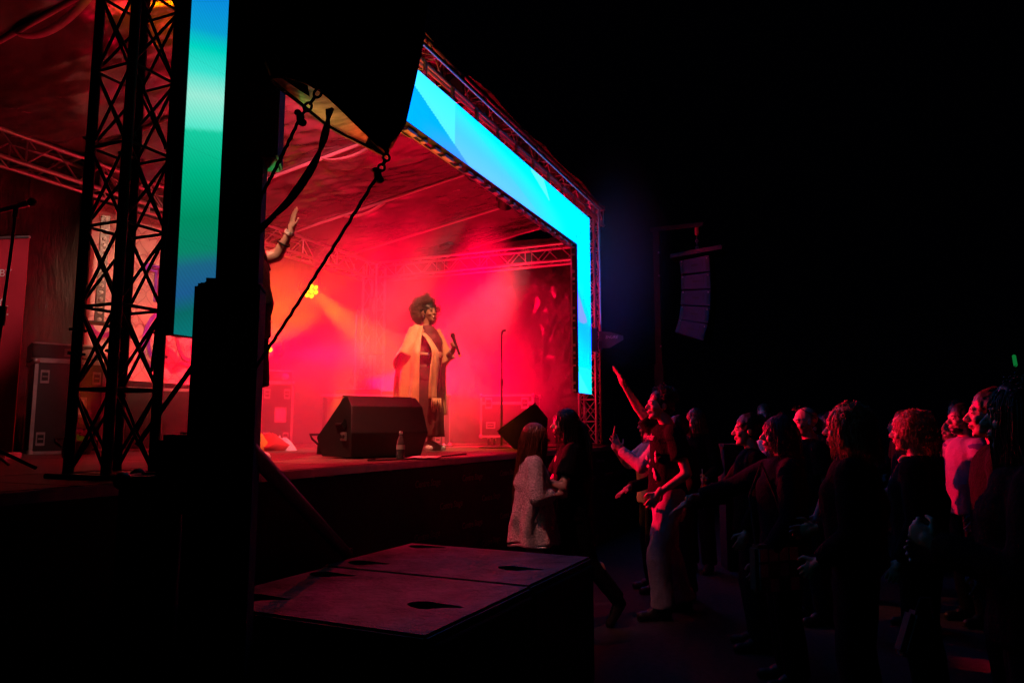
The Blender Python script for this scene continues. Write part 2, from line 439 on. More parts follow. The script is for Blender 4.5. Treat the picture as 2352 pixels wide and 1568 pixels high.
def pic_right(x, z):
    u = (x - RX0) / (RX1 - RX0)
    c = srgb(0, 250, 255)
    if z < 3.5:
        c = lerp3(srgb(20, 185, 250), c, smooth(3.1, 3.75, z + u * 0.5))
        if (z - 3.35) + u * 0.5 < 0 and z > 2.95: c = srgb(130, 160, 245) if ((u - 0.3) ** 2 + ((z - 3.2) / 0.35) ** 2) < 0.5 else srgb(30, 190, 245)
    if z < 2.95: c = lerp3(srgb(0, 240, 215), srgb(10, 190, 250), smooth(2.35, 2.95, z + 0.1 * u))
    if z < 2.35: c = lerp3(srgb(0, 238, 190), srgb(60, 250, 225), 1.0 if (2.3 - z) > u * 0.32 + 0.02 else 0.25)
    return c
portal = thing('led_screen_portal', 'glowing blue and green screen portal framing the stage front', 'led screen', (0, 0, 0))
pan_latches = []
def led_panel(x0, x1, z0, z1, pic, res=0.02, boost=0.0, ms=None):
    nx = max(2, int((x1 - x0) / res)); nz = max(2, int((z1 - z0) / res)); vs = []; fs = []; cl = []
    g_ = 0.0002
    for i in range(nx + 1):
        for j in range(nz + 1):
            x = x0 + g_ + (x1 - x0 - 2 * g_) * i / nx; z = z0 + g_ + (z1 - z0 - 2 * g_) * j / nz
            vs.append((x, LED_Y, z)); cl.append(pic(x, z))
    for i in range(nx):
        for j in range(nz):
            a = i * (nz + 1) + j; fs.append((a, a + nz + 1, a + nz + 2, a + 1))
    o = obj('screen_panel', MB().add(vs, fs), ms or M_screen, portal, smooth=None)
    at = o.data.color_attributes.new('picture', 'FLOAT_COLOR', 'POINT')
    at.data.foreach_set('color', [q for c in cl for q in (c[0], c[1], c[2] * (1.0 + boost * smooth(0.45, 0.95, c[2]) * smooth(0.6, 0.1, c[0])), 1.0)])
    obj('cabinet', MB().box(((x0 + x1) / 2, LED_Y + 0.041, (z0 + z1) / 2), (x1 - x0 - 0.002, 0.075, z1 - z0 - 0.002), bev=0.004), M_blk, portal)
nb = 14
for i in range(nb):
    a = LX0 + (RX1 - LX0) * i / nb; b = LX0 + (RX1 - LX0) * (i + 1) / nb
    led_panel(a, b, LZB, LZT, (lambda x, z: pic_left(x, z) if x < 3.25 else pic_beam(x, z)), boost=0.0 if i == 0 else 1.8, ms=M_screen_side if i == 0 else None, res=0.011)
for i in range(4):
    a = LZ0 + 0.5 * i
    led_panel(LX0, LX1, a, a + 0.5, pic_left, ms=M_screen_side)
    led_panel(RX0, RX1, a, a + 0.5, pic_right, boost=5.0)
# aluminium latches on the inner edge of the far column, cabling and rigging bars on the header
for i in range(4):
    for dz in (0.03, 0.13, 0.36, 0.46):
        z = LZ0 + 0.5 * i + dz
        obj('latch', MB().box((RX0 - 0.012, LED_Y + 0.06, z), (0.022, 0.05, 0.035 if dz < 0.2 else 0.022), bev=0.004), M_steel, portal)
obj('edge_profile', MB().box((RX0 - 0.004, LED_Y + 0.085, 3.0), (0.008, 0.02, 2.0)), M_edge, portal)
for i in range(nb + 1):
    x = LX0 + 0.02 + (RX1 - LX0 - 0.04) * i / nb
    obj('hanging_bracket', MB().box((x, LED_Y + 0.05, LZT + 0.09), (0.03, 0.03, 0.18), bev=0.004), M_steel, portal)
    obj('latch', MB().box((x, LED_Y + 0.095, LZB - 0.006), (0.16, 0.06, 0.02), bev=0.003), M_steel, portal)
cb = MB(); rnd = random.Random(3)
xs = np.linspace(LX1, RX0, 16)
for a, b in zip(xs[:-1], xs[1:]): cb.tube(catenary((a, LED_Y + 0.11, LZB + 0.02), (b, LED_Y + 0.11, LZB + 0.02), 0.03 + 0.05 * rnd.random(), 8), 0.008, 6)
obj('data_cable', cb, mat('grey_cable', (0.22, 0.2, 0.2), 0.5), portal, smooth=60)
obj('bottom_profile', MB().tube([(LX1, LED_Y + 0.1, LZB - 0.022), (RX0, LED_Y + 0.1, LZB - 0.022)], 0.013, 8), M_edge, portal)
for i in range(2 * nb): obj('bottom_clip', MB().box((LX1 + 0.1 + i * (RX0 - LX1 - 0.2) / (2 * nb - 1), LED_Y + 0.07, LZB - 0.018), (0.06 + 0.05 * (i % 3), 0.05, 0.026), bev=0.004), M_edge, portal)
obj('rigging_bar', MB().tube([(LX0, LED_Y + 0.07, LZT + 0.19), (RX1 + 0.9, LED_Y + 0.07, LZT + 0.19)], 0.02, 10), M_alu, portal)
# rail and post added before the truss to catch the screen's blue light
bar(roof, (2.2, 2.98, 4.708), (10.06, 2.98, 4.708), 0.017, M_alu, 'front_rail', 10)
bar(roof, (10.09, 2.98, 3.02), (10.07, 2.98, 4.70), 0.015, M_alu, 'corner_post', 10)
for xx in np.arange(2.6, 10.0, 0.9): bar(roof, (xx, 2.98, 4.70), (xx, 3.22, 4.77), 0.008, M_steel, 'rail_clamp')
# ================================================================== EQUIPMENT
def rz(a): return Matrix.Rotation(a, 3, 'Z')
# ---- flight cases -----------------------------------------------------------
def flight_case(label, loc, rotz, w, d, h, castors=True, latches=True, lid=0.0, handles='sides', doc=True, group='flight cases on the stage', tall=False):
    """front face looks along local -y"""
    t = thing('flight_case', label, 'flight case', loc, rotz, group)
    z0 = 0.12 if castors else 0.0
    obj('shell', MB().box((0, 0, z0 + h / 2), (w - 0.012, d - 0.012, h - 0.012), bev=0.004), M_lam, t)
    e = 0.032
    for sx in (-1, 1):
        for sy in (-1, 1):
            obj('edge_rail', MB().box((sx * (w / 2 - e / 2 + .004), sy * (d / 2 - e / 2 + .004), z0 + h / 2), (e, e, h - 0.05), bev=0.005), M_edge, t)
        for z in (z0 + e / 2 - .004, z0 + h - e / 2 + .004):
            obj('edge_rail', MB().box((sx * (w / 2 - e / 2 + .004), 0, z), (e, d - 0.05, e), bev=0.005), M_edge, t)
    for sy in (-1, 1):
        for z in (z0 + e / 2 - .004, z0 + h - e / 2 + .004):
            obj('edge_rail', MB().box((0, sy * (d / 2 - e / 2 + .004), z), (w - 0.05, e, e), bev=0.005), M_edge, t)
    for sx in (-1, 1):
        for sy in (-1, 1):
            for z in (z0 + .012, z0 + h - .012):
                obj('ball_corner', MB().ell((sx * (w / 2 - .006), sy * (d / 2 - .006), z), (0.034, 0.034, 0.034), nu=10, nv=6), M_steel, t)
    fy = -d / 2 - 0.002
    def plate(x, z, pw, ph, name='recessed_handle'):
        p = obj(name, MB().box((x, fy - 0.003, z), (pw, 0.008, ph), bev=0.003), M_steel, t)
        obj('handle_dish', MB().box((x, fy - 0.006, z), (pw * 0.72, 0.006, ph * 0.62), bev=0.002), M_alu_bl, p)
        obj('grip', MB().tube([(x - pw * 0.28, fy - 0.014, z), (x + pw * 0.28, fy - 0.014, z)], 0.007, 6), M_steel, p)
        return p
    if lid:
        obj('lid_band', MB().box((0, fy + 0.001, z0 + h * (1 - lid)), (w - 0.06, 0.012, 0.045), bev=0.003), M_edge, t)
        for sx in (-1, 1): plate(sx * w * 0.34, z0 + h * (1 - lid), 0.11, 0.17, 'butterfly_latch')
        plate(-w * 0.3, z0 + h * 0.28, 0.14, 0.1)
    elif tall:
        for sx in (-1, 1):
            for zz in (0.82, 0.16): plate(sx * (w / 2 - 0.085), z0 + h * zz, 0.075, 0.13)
    if doc:
        dx = 0.0 if tall else w * 0.1
        p = obj('label_dish', MB().box((dx + w * 0.12, fy - 0.003, z0 + h * 0.5), (0.15, 0.008, 0.2), bev=0.003), M_steel, t)
        obj('paper_label', MB().box((dx + w * 0.12, fy - 0.009, z0 + h * 0.5), (0.11, 0.003, 0.155)), M_label, p)
    if castors:
        for sx in (-1, 1):
            for sy in (-1, 1):
                c = obj('castor', MB().lathe((sx * w * 0.36 - 0.015, sy * d * 0.34, 0.05), [(0.03, 0), (0.05, 0.004), (0.05, 0.026), (0.03, 0.03)], (1, 0, 0), 14), M_blk, t)
                obj('fork', MB().box((sx * w * 0.36, sy * d * 0.34 + 0.02, 0.09), (0.045, 0.05, 0.06), bev=0.004), M_steel, c)
    return t
def rack_unit(label, loc, rotz, w, d, h, cat='rack unit'):
    t = thing('rack_unit', label, cat, loc, rotz)
    obj('chassis', MB().box((0, 0, h / 2), (w, d, h), bev=0.004), M_lam, t)
    obj('frame_rail', MB().box((0, -d / 2, h - 0.008), (w + 0.01, 0.02, 0.016), bev=0.003), M_edge, t)
    obj('frame_rail', MB().box((0, -d / 2, 0.008), (w + 0.01, 0.02, 0.016), bev=0.003), M_edge, t)
    obj('screen', MB().box((-w * 0.27, -d / 2 - 0.004, h / 2), (w * 0.26, 0.006, h * 0.6)), M_blk, t)
    for i in range(4):
        obj('printed_line', MB().box((w * 0.04, -d / 2 - 0.004, h * (0.3 + 0.12 * i)), (w * 0.2, 0.003, h * 0.03)), M_strap, t)
    obj('cloth_cover', MB().ell((w * 0.3, -d / 2 + 0.01, h * 0.45), (w * 0.14, 0.03, h * 0.32)), M_strap, t)
    return t
flight_case('tall black flight case behind the near tower by the red banner', (5.15, 7.25, ZD), R_(-28), 0.62, 0.6, 0.92, castors=False, tall=True)
rack_unit('black rack unit lying on the tall flight case by the red banner', (5.12, 7.26, ZD + 0.925), R_(-28), 0.62, 0.5, 0.17)
flight_case('wide dark flight case below the pink backdrop', (6.35, 7.15, ZD), R_(-28), 1.25, 0.55, 0.7, castors=False, tall=False, doc=False)
flight_case('tall flight case with pale paper label behind the interpreter', (7.95, 6.95, ZD), R_(-46), 0.42, 0.62, 0.86, castors=False, tall=True)
rack_unit('rack unit lying on the tall case behind the interpreter', (7.93, 6.97, ZD + 0.865), R_(-46), 0.42, 0.5, 0.16)
flight_case('narrow upright flight case just behind the singer', (9.3, 5.2, ZD), R_(-70), 0.3, 0.55, 0.74, castors=False, tall=True)
flight_case('wide flight case on castors with two butterfly latches', (10.45, 4.55, ZD), R_(-78), 0.82, 0.55, 0.64, castors=True, lid=0.2, doc=False)
# ---- desk with mixer behind the singer
t = thing('mixer_desk', 'low equipment desk with mixer behind the wedge monitor', 'desk', (8.75, 6.05, ZD), R_(-55))
obj('top', MB().box((0, 0, 0.7), (1.2, 0.55, 0.04), bev=0.006), M_edge, t)
for sx in (-1, 1):
    for sy in (-1, 1): bar(t, (sx * 0.55, sy * 0.22, 0), (sx * 0.55, sy * 0.22, 0.68), 0.02, M_blkmetal, 'leg')
mx = obj('mixer', MB().box((-0.1, 0, 0.755), (0.62, 0.4, 0.07), Matrix.Rotation(R_(6), 3, 'X'), bev=0.01), M_blk, t)
for i in range(12):
    obj('fader', MB().box((-0.36 + i * 0.048, -0.1, 0.80), (0.014, 0.022, 0.018), bev=0.003), M_white, mx)
obj('player', MB().box((0.38, 0, 0.745), (0.3, 0.3, 0.05), bev=0.008), M_blk, t)
obj('white_tray', MB().box((0.3, 0.2, 0.79), (0.36, 0.04, 0.03), bev=0.004), M_white, t)
# ---- wedge monitors
def wedge(label, loc, rotz, w, flip=False):
    """back looks along local -y, sloping baffle along +y"""
    t = thing('wedge_monitor', label, 'monitor speaker', loc, rotz, 'wedge monitors on the stage')
    prof = [(0.0, 0.0), (-0.06, 0.2), (0.0, 0.42), (0.1, 0.5), (0.17, 0.5), (0.56, 0.16), (0.48, 0.0)]
    hw = [0.30, 0.335, 0.31, 0.30, 0.30, 0.37, 0.35]
    vs = [(-h * w / .6, y, z) for (y, z), h in zip(prof, hw)] + [(h * w / .6, y, z) for (y, z), h in zip(prof, hw)]
    n = len(prof)
    body = MB().add(vs, [tuple(range(n - 1, -1, -1)), tuple(range(n, 2 * n))] + [(i, (i + 1) % n, (i + 1) % n + n, i + n) for i in range(n)])
    o = obj('cabinet', body, M_cab, t, smooth=25); bv = o.modifiers.new('b', 'BEVEL'); bv.width = 0.008; bv.segments = 2
    q = Matrix.Rotation(math.atan2(-0.34, 0.39), 3, 'X')
    obj('grille', MB().box((0, 0.372, 0.338), (w * 1.0, 0.46, 0.012), q, bev=0.004), M_grille, t)
    obj('grille_rim', MB().box((0, 0.19, 0.502), (w * 1.02, 0.02, 0.014), bev=0.003), M_blkmetal, t)
    cup = obj('handle_cup', MB().box((-0.33 * w / .6, 0.15, 0.27), (0.02, 0.16, 0.09), bev=0.008), M_blk, t)
    obj('grip', MB().tube([(-0.345 * w / .6, 0.09, 0.27), (-0.345 * w / .6, 0.21, 0.27)], 0.01, 8), M_blkmetal, cup)
    pl = obj('connector_plate', MB().box((-0.335 * w / .6, 0.08, 0.17), (0.016, 0.1, 0.07), bev=0.003), M_steel, t)
    for dy in (-0.025, 0.025): obj('socket', MB().lathe((-0.35 * w / .6, 0.08 + dy, 0.17), [(0.016, 0), (0.016, 0.012)], (1, 0, 0), 12), M_blk, pl)
    for sx in (-1, 1): obj('rubber_foot', MB().box((sx * 0.22, 0.2, -0.004), (0.06, 0.3, 0.012)), M_blk, t)
    return t
wedge('big black wedge monitor at the stage edge before the singer', (5.28, 3.42, ZD + 0.012), R_(60 - 90), 0.64)
t = thing('wedge_monitor', 'dark wedge monitor tilted up near the far screen column', 'monitor speaker', (8.03, 3.66, ZD + 0.01), R_(-66.6), 'wedge monitors on the stage')
_pf = [(0.0, 0.19), (0.46, 0.53), (0.6, 0.36), (0.57, 0.0), (0.19, 0.0)]
o = obj('cabinet', MB().prism([(x, 0, z) for x, z in _pf], (0, 0.56, 0)), M_cab, t, smooth=20); bv = o.modifiers.new('b', 'BEVEL'); bv.width = 0.006; bv.segments = 2
_q = Matrix.Rotation(-math.atan2(0.34, 0.46), 3, 'Y')
obj('grille', MB().box((0.225, 0.28, 0.368), (0.55, 0.54, 0.014), _q, bev=0.003), M_grille, t)
obj('grille_rim', MB().box((0.224, 0.004, 0.372), (0.57, 0.016, 0.02), _q, bev=0.003), M_blkmetal, t)
obj('handle_cup', MB().box((0.36, -0.004, 0.2), (0.15, 0.012, 0.07), bev=0.005), M_blk, t)
for sy in (0.08, 0.48): obj('rubber_foot', MB().box((0.38, sy, -0.003), (0.3, 0.06, 0.012)), M_blk, t)
# cables over the deck
def cable(label, pts, r=0.007, m=None, name='cable', group='cables on the stage'):
    p = [V(q) for q in pts]; out = []
    for i in range(len(p) - 1):
        a = p[max(0, i - 1)]; b = p[i]; c = p[i + 1]; d = p[min(len(p) - 1, i + 2)]
        for k in range(6):
            s = k / 6
            out.append(0.5 * ((2 * b) + (c - a) * s + (2 * a - 5 * b + 4 * c - d) * s * s + (3 * b - a - 3 * c + d) * s ** 3))
    out.append(p[-1])
    return tag(obj(name, MB().tube(out, r, 6), m or M_rope, smooth=60), label, 'cable', group)
zc = ZD + 0.009
cable('thin black cable looping out behind the big wedge monitor', [(5.0, 3.35, zc), (4.7, 3.2, zc), (5.0, 3.08, zc), (5.6, 3.1, zc), (6.3, 3.2, zc)])
cable('black cable winding from the far wedge to the tower', [(8.9, 3.5, zc), (9.3, 3.25, zc), (9.8, 3.4, zc), (10.2, 3.2, zc), (10.7, 3.35, zc)])
cable('black cable lying along the back of the stage', [(8.4, 5.2, zc), (9.1, 4.9, zc), (9.6, 5.0, zc), (10.0, 4.5, zc), (10.6, 4.2, zc)])
t = thing('cable_coil', 'small coil of cable with a yellow plug near the far tower', 'cable', (9.95, 3.3, ZD), 0, 'cables on the stage')
cc = [(0.14 * math.cos(a) * (1 + 0.08 * math.sin(3 * a)), 0.14 * math.sin(a), 0.012 + 0.012 * a / 6) for a in np.linspace(0, 22, 90)]
obj('loops', MB().tube(cc, 0.008, 6), M_rope, t)
obj('plug', MB().cap((0.05, 0.02, 0.07), (0.12, -0.02, 0.075), 0.022, 0.018), mat('yellow_plastic', (0.7, 0.6, 0.05), 0.4), t)
for (a, b, s) in ((9.5, 5.15, 0.9), (9.75, 5.3, 0.7), (8.9, 5.5, 0.6)):
    t = thing('power_strip', {0.9: 'small power strip on the deck right of the narrow case', 0.7: 'second power strip on the deck farther right of the narrow case', 0.6: 'power strip on the deck behind the singer'}[s], 'power strip', (a, b, ZD), s, 'power strips on deck')
    obj('body', MB().box((0, 0, 0.025), (0.3, 0.06, 0.05), bev=0.008), M_strap, t)
    for i in range(4): obj('socket', MB().lathe((-0.1 + i * 0.065, 0, 0.05), [(0.022, 0), (0.02, 0.004)], (0, 0, 1), 12), M_blk, t)
# ---- microphone stands
def microphone(parent, p, d, s=1.0):
    d = V(d).normalized(); p = V(p)
    h = obj('microphone', MB().tube([p, p + d * 0.12 * s, p + d * 0.15 * s], [0.013 * s, 0.017 * s, 0.022 * s], 12), M_steel, parent)
    obj('grille_ball', MB().ell(p + d * 0.175 * s, (0.026 * s,) * 3), M_grille, h)
    return h
t = thing('microphone_stand', 'straight round-base microphone stand near the far wedge', 'microphone stand', (8.85, 3.98, ZD), 0, 'microphone stands')
obj('base', MB().lathe((-0.1, 0.05, 0), [(0.21, 0), (0.21, 0.012), (0.16, 0.024), (0.03, 0.03)], (0, 0, 1), 28), M_blkmetal, t)
bar(t, (-0.0, 0, 0.02), (0.0, 0, 0.85), 0.016, M_blkmetal, 'pole'); bar(t, (0, 0, 0.83), (0.0, 0, 1.5), 0.011, M_blkmetal, 'pole')
obj('clutch', MB().tube([(0, 0, 0.81), (0, 0, 0.9)], 0.022, 10), M_blk, t)
obj('clip', MB().tube([(0, 0, 1.5), (0.01, -0.01, 1.54), (0.05, -0.03, 1.55)], 0.016, 8), M_blk, t)
t = thing('microphone_stand', 'tripod microphone stand with mic by the red banner', 'microphone stand', (2.885, 4.72, ZD), 0, 'microphone stands')
bar(t, (-0.02, 0.03, 0.12), (0.01, -0.01, 0.95), 0.015, M_blkmetal, 'pole'); bar(t, (0.01, -0.01, 0.93), (0.03, -0.03, 1.58), 0.01, M_blkmetal, 'pole')
obj('clutch', MB().tube([(0.01, -0.01, 0.88), (0.012, -0.012, 1.0)], 0.021, 10), M_blk, t)
for a in (-80, 40, 160): bar(t, (-0.02, 0.03, 0.16), (0.36 * math.cos(R_(a)), 0.36 * math.sin(R_(a)), 0.012), 0.011, M_blkmetal, 'leg')
obj('clip', MB().tube([(0.03, -0.03, 1.57), (0.03, -0.03, 1.63)], 0.018, 8), M_blk, t)
microphone(t, (-0.02, 0.05, 1.61), (0.55, -0.75, 0.36), 1.1)
t = thing('microphone_stand', 'thin microphone stand in the smoke behind the desk', 'microphone stand', (9.05, 6.45, ZD), 0, 'microphone stands')
obj('base', MB().lathe((0, 0, 0), [(0.16, 0), (0.16, 0.012), (0.03, 0.025)], (0, 0, 1), 24), M_blkmetal, t)
bar(t, (0, 0, 0.02), (0, 0, 1.95), 0.016, M_alu, 'pole')
microphone(t, (0, 0, 1.94), (-0.5, -0.6, 0.3))
# ---- led bars
def led_bar(label, loc, h, n):
    t = thing('led_bar', label, 'light bar', loc, R_(-30), 'upright light bars')
    obj('housing', MB().box((0, 0, h / 2), (0.085, 0.07, h), bev=0.006), M_lampbody0, t)
    for i in range(n): obj('lens', MB().lathe((0, -0.036, h * (i + 0.5) / n), [(0.024, 0), (0.022, 0.01), (0.01, 0.016), (0.001, 0.017)], (0, -1, 0), 12), M_lens0, t)
    obj('stand_foot', MB().box((0, 0, 0.0), (0.3, 0.25, 0.015), bev=0.003), M_blkmetal, t)
    return t
M_lampbody0 = mat('lamp_housing_red', (0.05, 0.04, 0.04), 0.4, 0.4, 0.2, 10); M_lens0 = mat('glass_lens', (0.75, 0.7, 0.68), 0.12, 0.5, 0.05)
led_bar('upright light bar hanging beside the pink backdrop', (5.28, 7.0, 2.62), 1.15, 16)
led_bar('upright light bar in the far back corner of the stage', (10.15, 6.9, 2.75), 0.95, 18)
# ---- pink backdrop banner with hearts, swirls and letters
M_pink = mat('pink_printed_banner', (0.78, 0.52, 0.50), 0.6, 0, 0.06, 3, 0.15, 5)
M_purple = mat('purple_print', (0.24, 0.03, 0.8), 0.5, 0, 0.25, 9)
M_mag = mat('magenta_print', (0.42, 0.01, 0.3), 0.5, 0, 0.25, 9)
M_faint = mat('faint_heart_print', (0.55, 0.30, 0.32), 0.6, 0, 0.1, 9)
bd = thing('backdrop_banner', 'pink backdrop banner printed with hearts, swirls and letters', 'banner', (5.66, 7.72, 2.1))
def banner_mesh(w, h, amp):
    vs = []; fs = []; nx, nz = 60, 50
    for i in range(nx + 1):
        for j in range(nz + 1):
            x = w * i / nx; z = h * j / nz; vs.append((x, amp * fbm((x * 1.3, 0, z * 0.7), 1.0), z))
    for i in range(nx):
        for j in range(nz): a = i * (nz + 1) + j; fs.append((a, a + nz + 1, a + nz + 2, a + 1))
    return MB().add(vs, fs)
obj('cloth', banner_mesh(2.7, 2.05, 0.012), M_pink, bd, smooth=180)
def ribbon(pts, w, y=-0.03):
    """flat printed stroke in the xz plane"""
    vs = []; fs = []; n = len(pts)
    for i, (x, z) in enumerate(pts):
        x0, z0 = pts[max(0, i - 1)]; x1, z1 = pts[min(n - 1, i + 1)]; l = math.hypot(x1 - x0, z1 - z0) or 1
        nx, nz = -(z1 - z0) / l, (x1 - x0) / l; ww = (w if not callable(w) else w(i / (n - 1))) / 2
        vs += [(x + nx * ww, y, z + nz * ww), (x - nx * ww, y, z - nz * ww)]
        if i: fs.append((2 * i - 2, 2 * i - 1, 2 * i + 1, 2 * i))
    return MB().add(vs, fs)
def heart(cx, cz, s, a0=0.0):
    return [(cx + s * 16 * math.sin(a) ** 3 / 17, cz + s * (13 * math.cos(a) - 5 * math.cos(2 * a) - 2 * math.cos(3 * a) - math.cos(4 * a)) / 17) for a in np.linspace(0, 2 * math.pi, 40)]
rr = random.Random(5)
for row in range(9):
    for c in range(11):
        s = rr.uniform(0.1, 0.17)
        hx = 0.14 + c * 0.25 + (row % 2) * 0.12; hz_ = 0.16 + row * 0.22
        if hx > 2.55: continue
        obj('heart_print', ribbon(heart(hx, hz_, s), 0.012, -0.024 - 0.0004 * ((row * 3 + c) % 7)), M_faint, bd, smooth=None)
def oval(cx, cz, rx, rzz, tilt, a0=0, a1=2 * math.pi, n=48):
    o = []
    for a in np.linspace(a0, a1, n):
        x = rx * math.cos(a); z = rzz * math.sin(a); o.append((cx + x * math.cos(tilt) - z * math.sin(tilt), cz + x * math.sin(tilt) + z * math.cos(tilt)))
    return o
sw = lambda t: 0.02 + 0.03 * math.sin(math.pi * t)
swirls = [(oval(0.95, 0.55, 0.12, 0.24, -0.15), M_purple), (oval(0.98, 0.53, 0.22, 0.36, -0.2, 0.6, 4.6), M_purple), (oval(0.2, 0.62, 0.14, 0.12, 0.2, 2.6, 6.6), M_mag), (oval(0.42, 0.66, 0.1, 0.16, 0.5, 3.4, 7.6), M_mag),
          (oval(1.45, 0.62, 0.2, 0.3, 0.1, 2.2, 6.9), M_mag), (oval(1.62, 0.5, 0.14, 0.22, 0.1, 3.0, 6.0), M_mag), ([(1.2 + 0.06 * i, 0.18 + 0.09 * math.sin(i * 0.55)) for i in range(12)], M_mag),
          (oval(1.86, 0.22, 0.13, 0.12, 0.2, -1.2, 5.6), M_purple), (oval(1.86, 0.22, 0.05, 0.05, 0, 0, 6.28), M_purple), (oval(2.1, 0.6, 0.2, 0.3, -0.3, 0, 5.2), M_mag), (oval(2.35, 0.3, 0.14, 0.2, 0.4, 0, 5.5), M_purple)]
for i, (p, mm) in enumerate(swirls): obj('swirl_print', ribbon(p, sw, -0.032 - 0.0006 * i), mm, bd, smooth=None)
def outline_text(name, body, size, m, parent, mw, bevel):
    cu = bpy.data.curves.new(name, 'FONT'); cu.body = body; cu.size = size; cu.fill_mode = 'NONE'; cu.bevel_depth = bevel; cu.bevel_resolution = 0; cu.resolution_u = 3
    o = bpy.data.objects.new(name, cu); COL.objects.link(o); dg = bpy.context.evaluated_depsgraph_get(); me = bpy.data.meshes.new_from_object(o.evaluated_get(dg))
    bpy.data.objects.remove(o); me.materials.clear(); me.materials.append(m); t = bpy.data.objects.new(name, me); link(t, parent); t.matrix_local = mw; return t
outline_text('letters', 'TE', 0.62, M_purple, bd, frame((0.72, -0.035, 1.02), (1, 0, 0), (0, 0, 1)), 0.02)
outline_text('letters', 'TE', 0.62, M_mag, bd, frame((0.76, -0.033, 1.0), (1, 0, 0), (0, 0, 1)), 0.008)
# ---- red roll-up banner at the left
M_redb = mat('red_banner_print', (0.55, 0.03, 0.06), 0.55, 0, 0.15, 2.5)
rb = thing('rollup_banner', 'red roll-up banner with white lettering at the left edge', 'banner', (3.97, 6.18, ZD), R_(-72)); rb.scale = (1, 1, .885)
obj('sheet', MB().box((-0.42, 0, 1.06), (0.84, 0.006, 2.06)), M_redb, rb)
obj('foot', MB().box((-0.42, 0, 0.03), (0.86, 0.2, 0.06), bev=0.01), M_edge, rb)
obj('top_rail', MB().box((-0.42, 0, 2.1), (0.85, 0.025, 0.025), bev=0.005), M_edge, rb)
for txt, z, s in (('ED BY', 1.72, 0.1), ('SY.', 1.42, 0.16), ('TT', 1.25, 0.16)):
    text_obj('lettering', txt, s, M_white, rb, frame((-0.13, -0.006, z), (1, 0, 0), (0, 0, 1)), 0.001, 'RIGHT')
# ---- bottle, paper, flag
M_pet = bpy.data.materials.new('clear_plastic'); M_pet.use_nodes = True
_b = M_pet.node_tree.nodes['Principled BSDF']; _b.inputs['Transmission Weight'].default_value = 0.9; _b.inputs['Roughness'].default_value = 0.08; _b.inputs['IOR'].default_value = 1.35; _b.inputs['Base Color'].default_value = (0.85, 0.9, 0.92, 1)
t = thing('water_bottle', 'clear plastic water bottle standing before the big wedge monitor', 'bottle', (5.12, 3.19, ZD))
obj('body', MB().lathe((0, 0, 0), [(0.028, 0), (0.033, 0.01), (0.031, 0.03), (0.034, 0.045), (0.031, 0.06), (0.034, 0.075), (0.034, 0.12), (0.03, 0.15), (0.018, 0.18), (0.013, 0.195), (0.013, 0.205)], n=18), M_pet, t)
obj('cap', MB().lathe((0, 0, 0.203), [(0.015, 0), (0.015, 0.018), (0.013, 0.02)], n=14), M_white, t)
obj('label_band', MB().lathe((0, 0, 0.082), [(0.0348, 0), (0.0348, 0.034)], n=18, caps=False), M_strap, t)
vs = []; fs = []
for i in range(13):
    for j in range(9): vs.append((0.4 * i / 12 - .2, 0.24 * j / 8 - .12, 0.012 + 0.012 * abs(fbm((i * .35, j * .4, 1), 1.0))))
for i in range(12):
    for j in range(8): a = i * 9 + j; fs.append((a, a + 9, a + 10, a + 1))
o = obj('paper_sheet', MB().add(vs, fs), M_white, smooth=180); o.location = (5.35, 3.1, ZD); o.rotation_euler = (0, 0, 0.4); tag(o, 'crumpled paper set list at the stage edge', 'paper')
M_fy = mat('yellow_cloth', (0.8, 0.55, 0.05), 0.8, 0, 0.1); M_fr = mat('red_cloth', (0.7, 0.05, 0.06), 0.8, 0, 0.1); M_fw = mat('white_cloth', (0.8, 0.78, 0.76), 0.8, 0, 0.06)
t = thing('crumpled_flag', 'crumpled yellow red and white flag lying behind the mast', 'flag', (6.55, 5.9, ZD))
def lump(cx, cy, r, h, sd):
    vs = []; fs = []; n = 18
    for i in range(7):
        for j in range(n):
            a = 2 * math.pi * j / n; f = 1 - i / 6.5; q = r * math.sin(math.pi / 2 * f) * (1 + .4 * fbm((math.cos(a) * 1.5, math.sin(a) * 1.5, sd + i * .3), 1.0))
            vs.append((cx + q * math.cos(a), cy + q * math.sin(a), h * math.cos(math.pi / 2 * f) * (1 + .5 * fbm((a, i * .5, sd), 1.0))))
    for i in range(6):
        for j in range(n): a = i * n + j; b = i * n + (j + 1) % n; fs.append((a, b, b + n, a + n))
    fs.append(tuple(6 * n + j for j in range(n)))
    return MB().add(vs, fs)
obj('yellow_fold', lump(-0.1, 0.08, 0.22, 0.24, 1), M_fy, t, smooth=180); obj('red_fold', lump(0.08, -0.04, 0.2, 0.17, 2), M_fr, t, smooth=180); obj('white_fold', lump(0.2, -0.1, 0.15, 0.13, 3), M_fw, t, smooth=180)
# ---- antenna paddle on a stand by the far tower
t = thing('antenna_paddle', 'dark antenna paddle with maker lettering beside the far tower', 'antenna', (10.55, 2.98, 2.84), R_(-70))
obj('paddle', MB().prism([(-0.16, -0.008, 0.13), (0.0, -0.008, 0.12), (0.2, -0.008, 0.06), (0.2, -0.008, -0.0), (0.0, -0.008, -0.12), (-0.16, -0.008, -0.12)], (0, 0.016, 0)), mat('paddle_grey', (0.06, 0.075, 0.08), 0.5, 0, 0.1), t)
text_obj('lettering', 'SHURE', 0.062, M_white, t, frame((-0.07, -0.0095, 0.02), (1, 0, 0), (0, 0, 1)), 0.001, shear=0.25)
bar(t, (-0.14, 0, -1.56), (-0.14, 0, -0.1), 0.014, M_blkmetal, 'stand_pole')
obj('mount', MB().box((-0.14, 0, -0.08), (0.05, 0.05, 0.12), bev=0.006), M_blk, t)
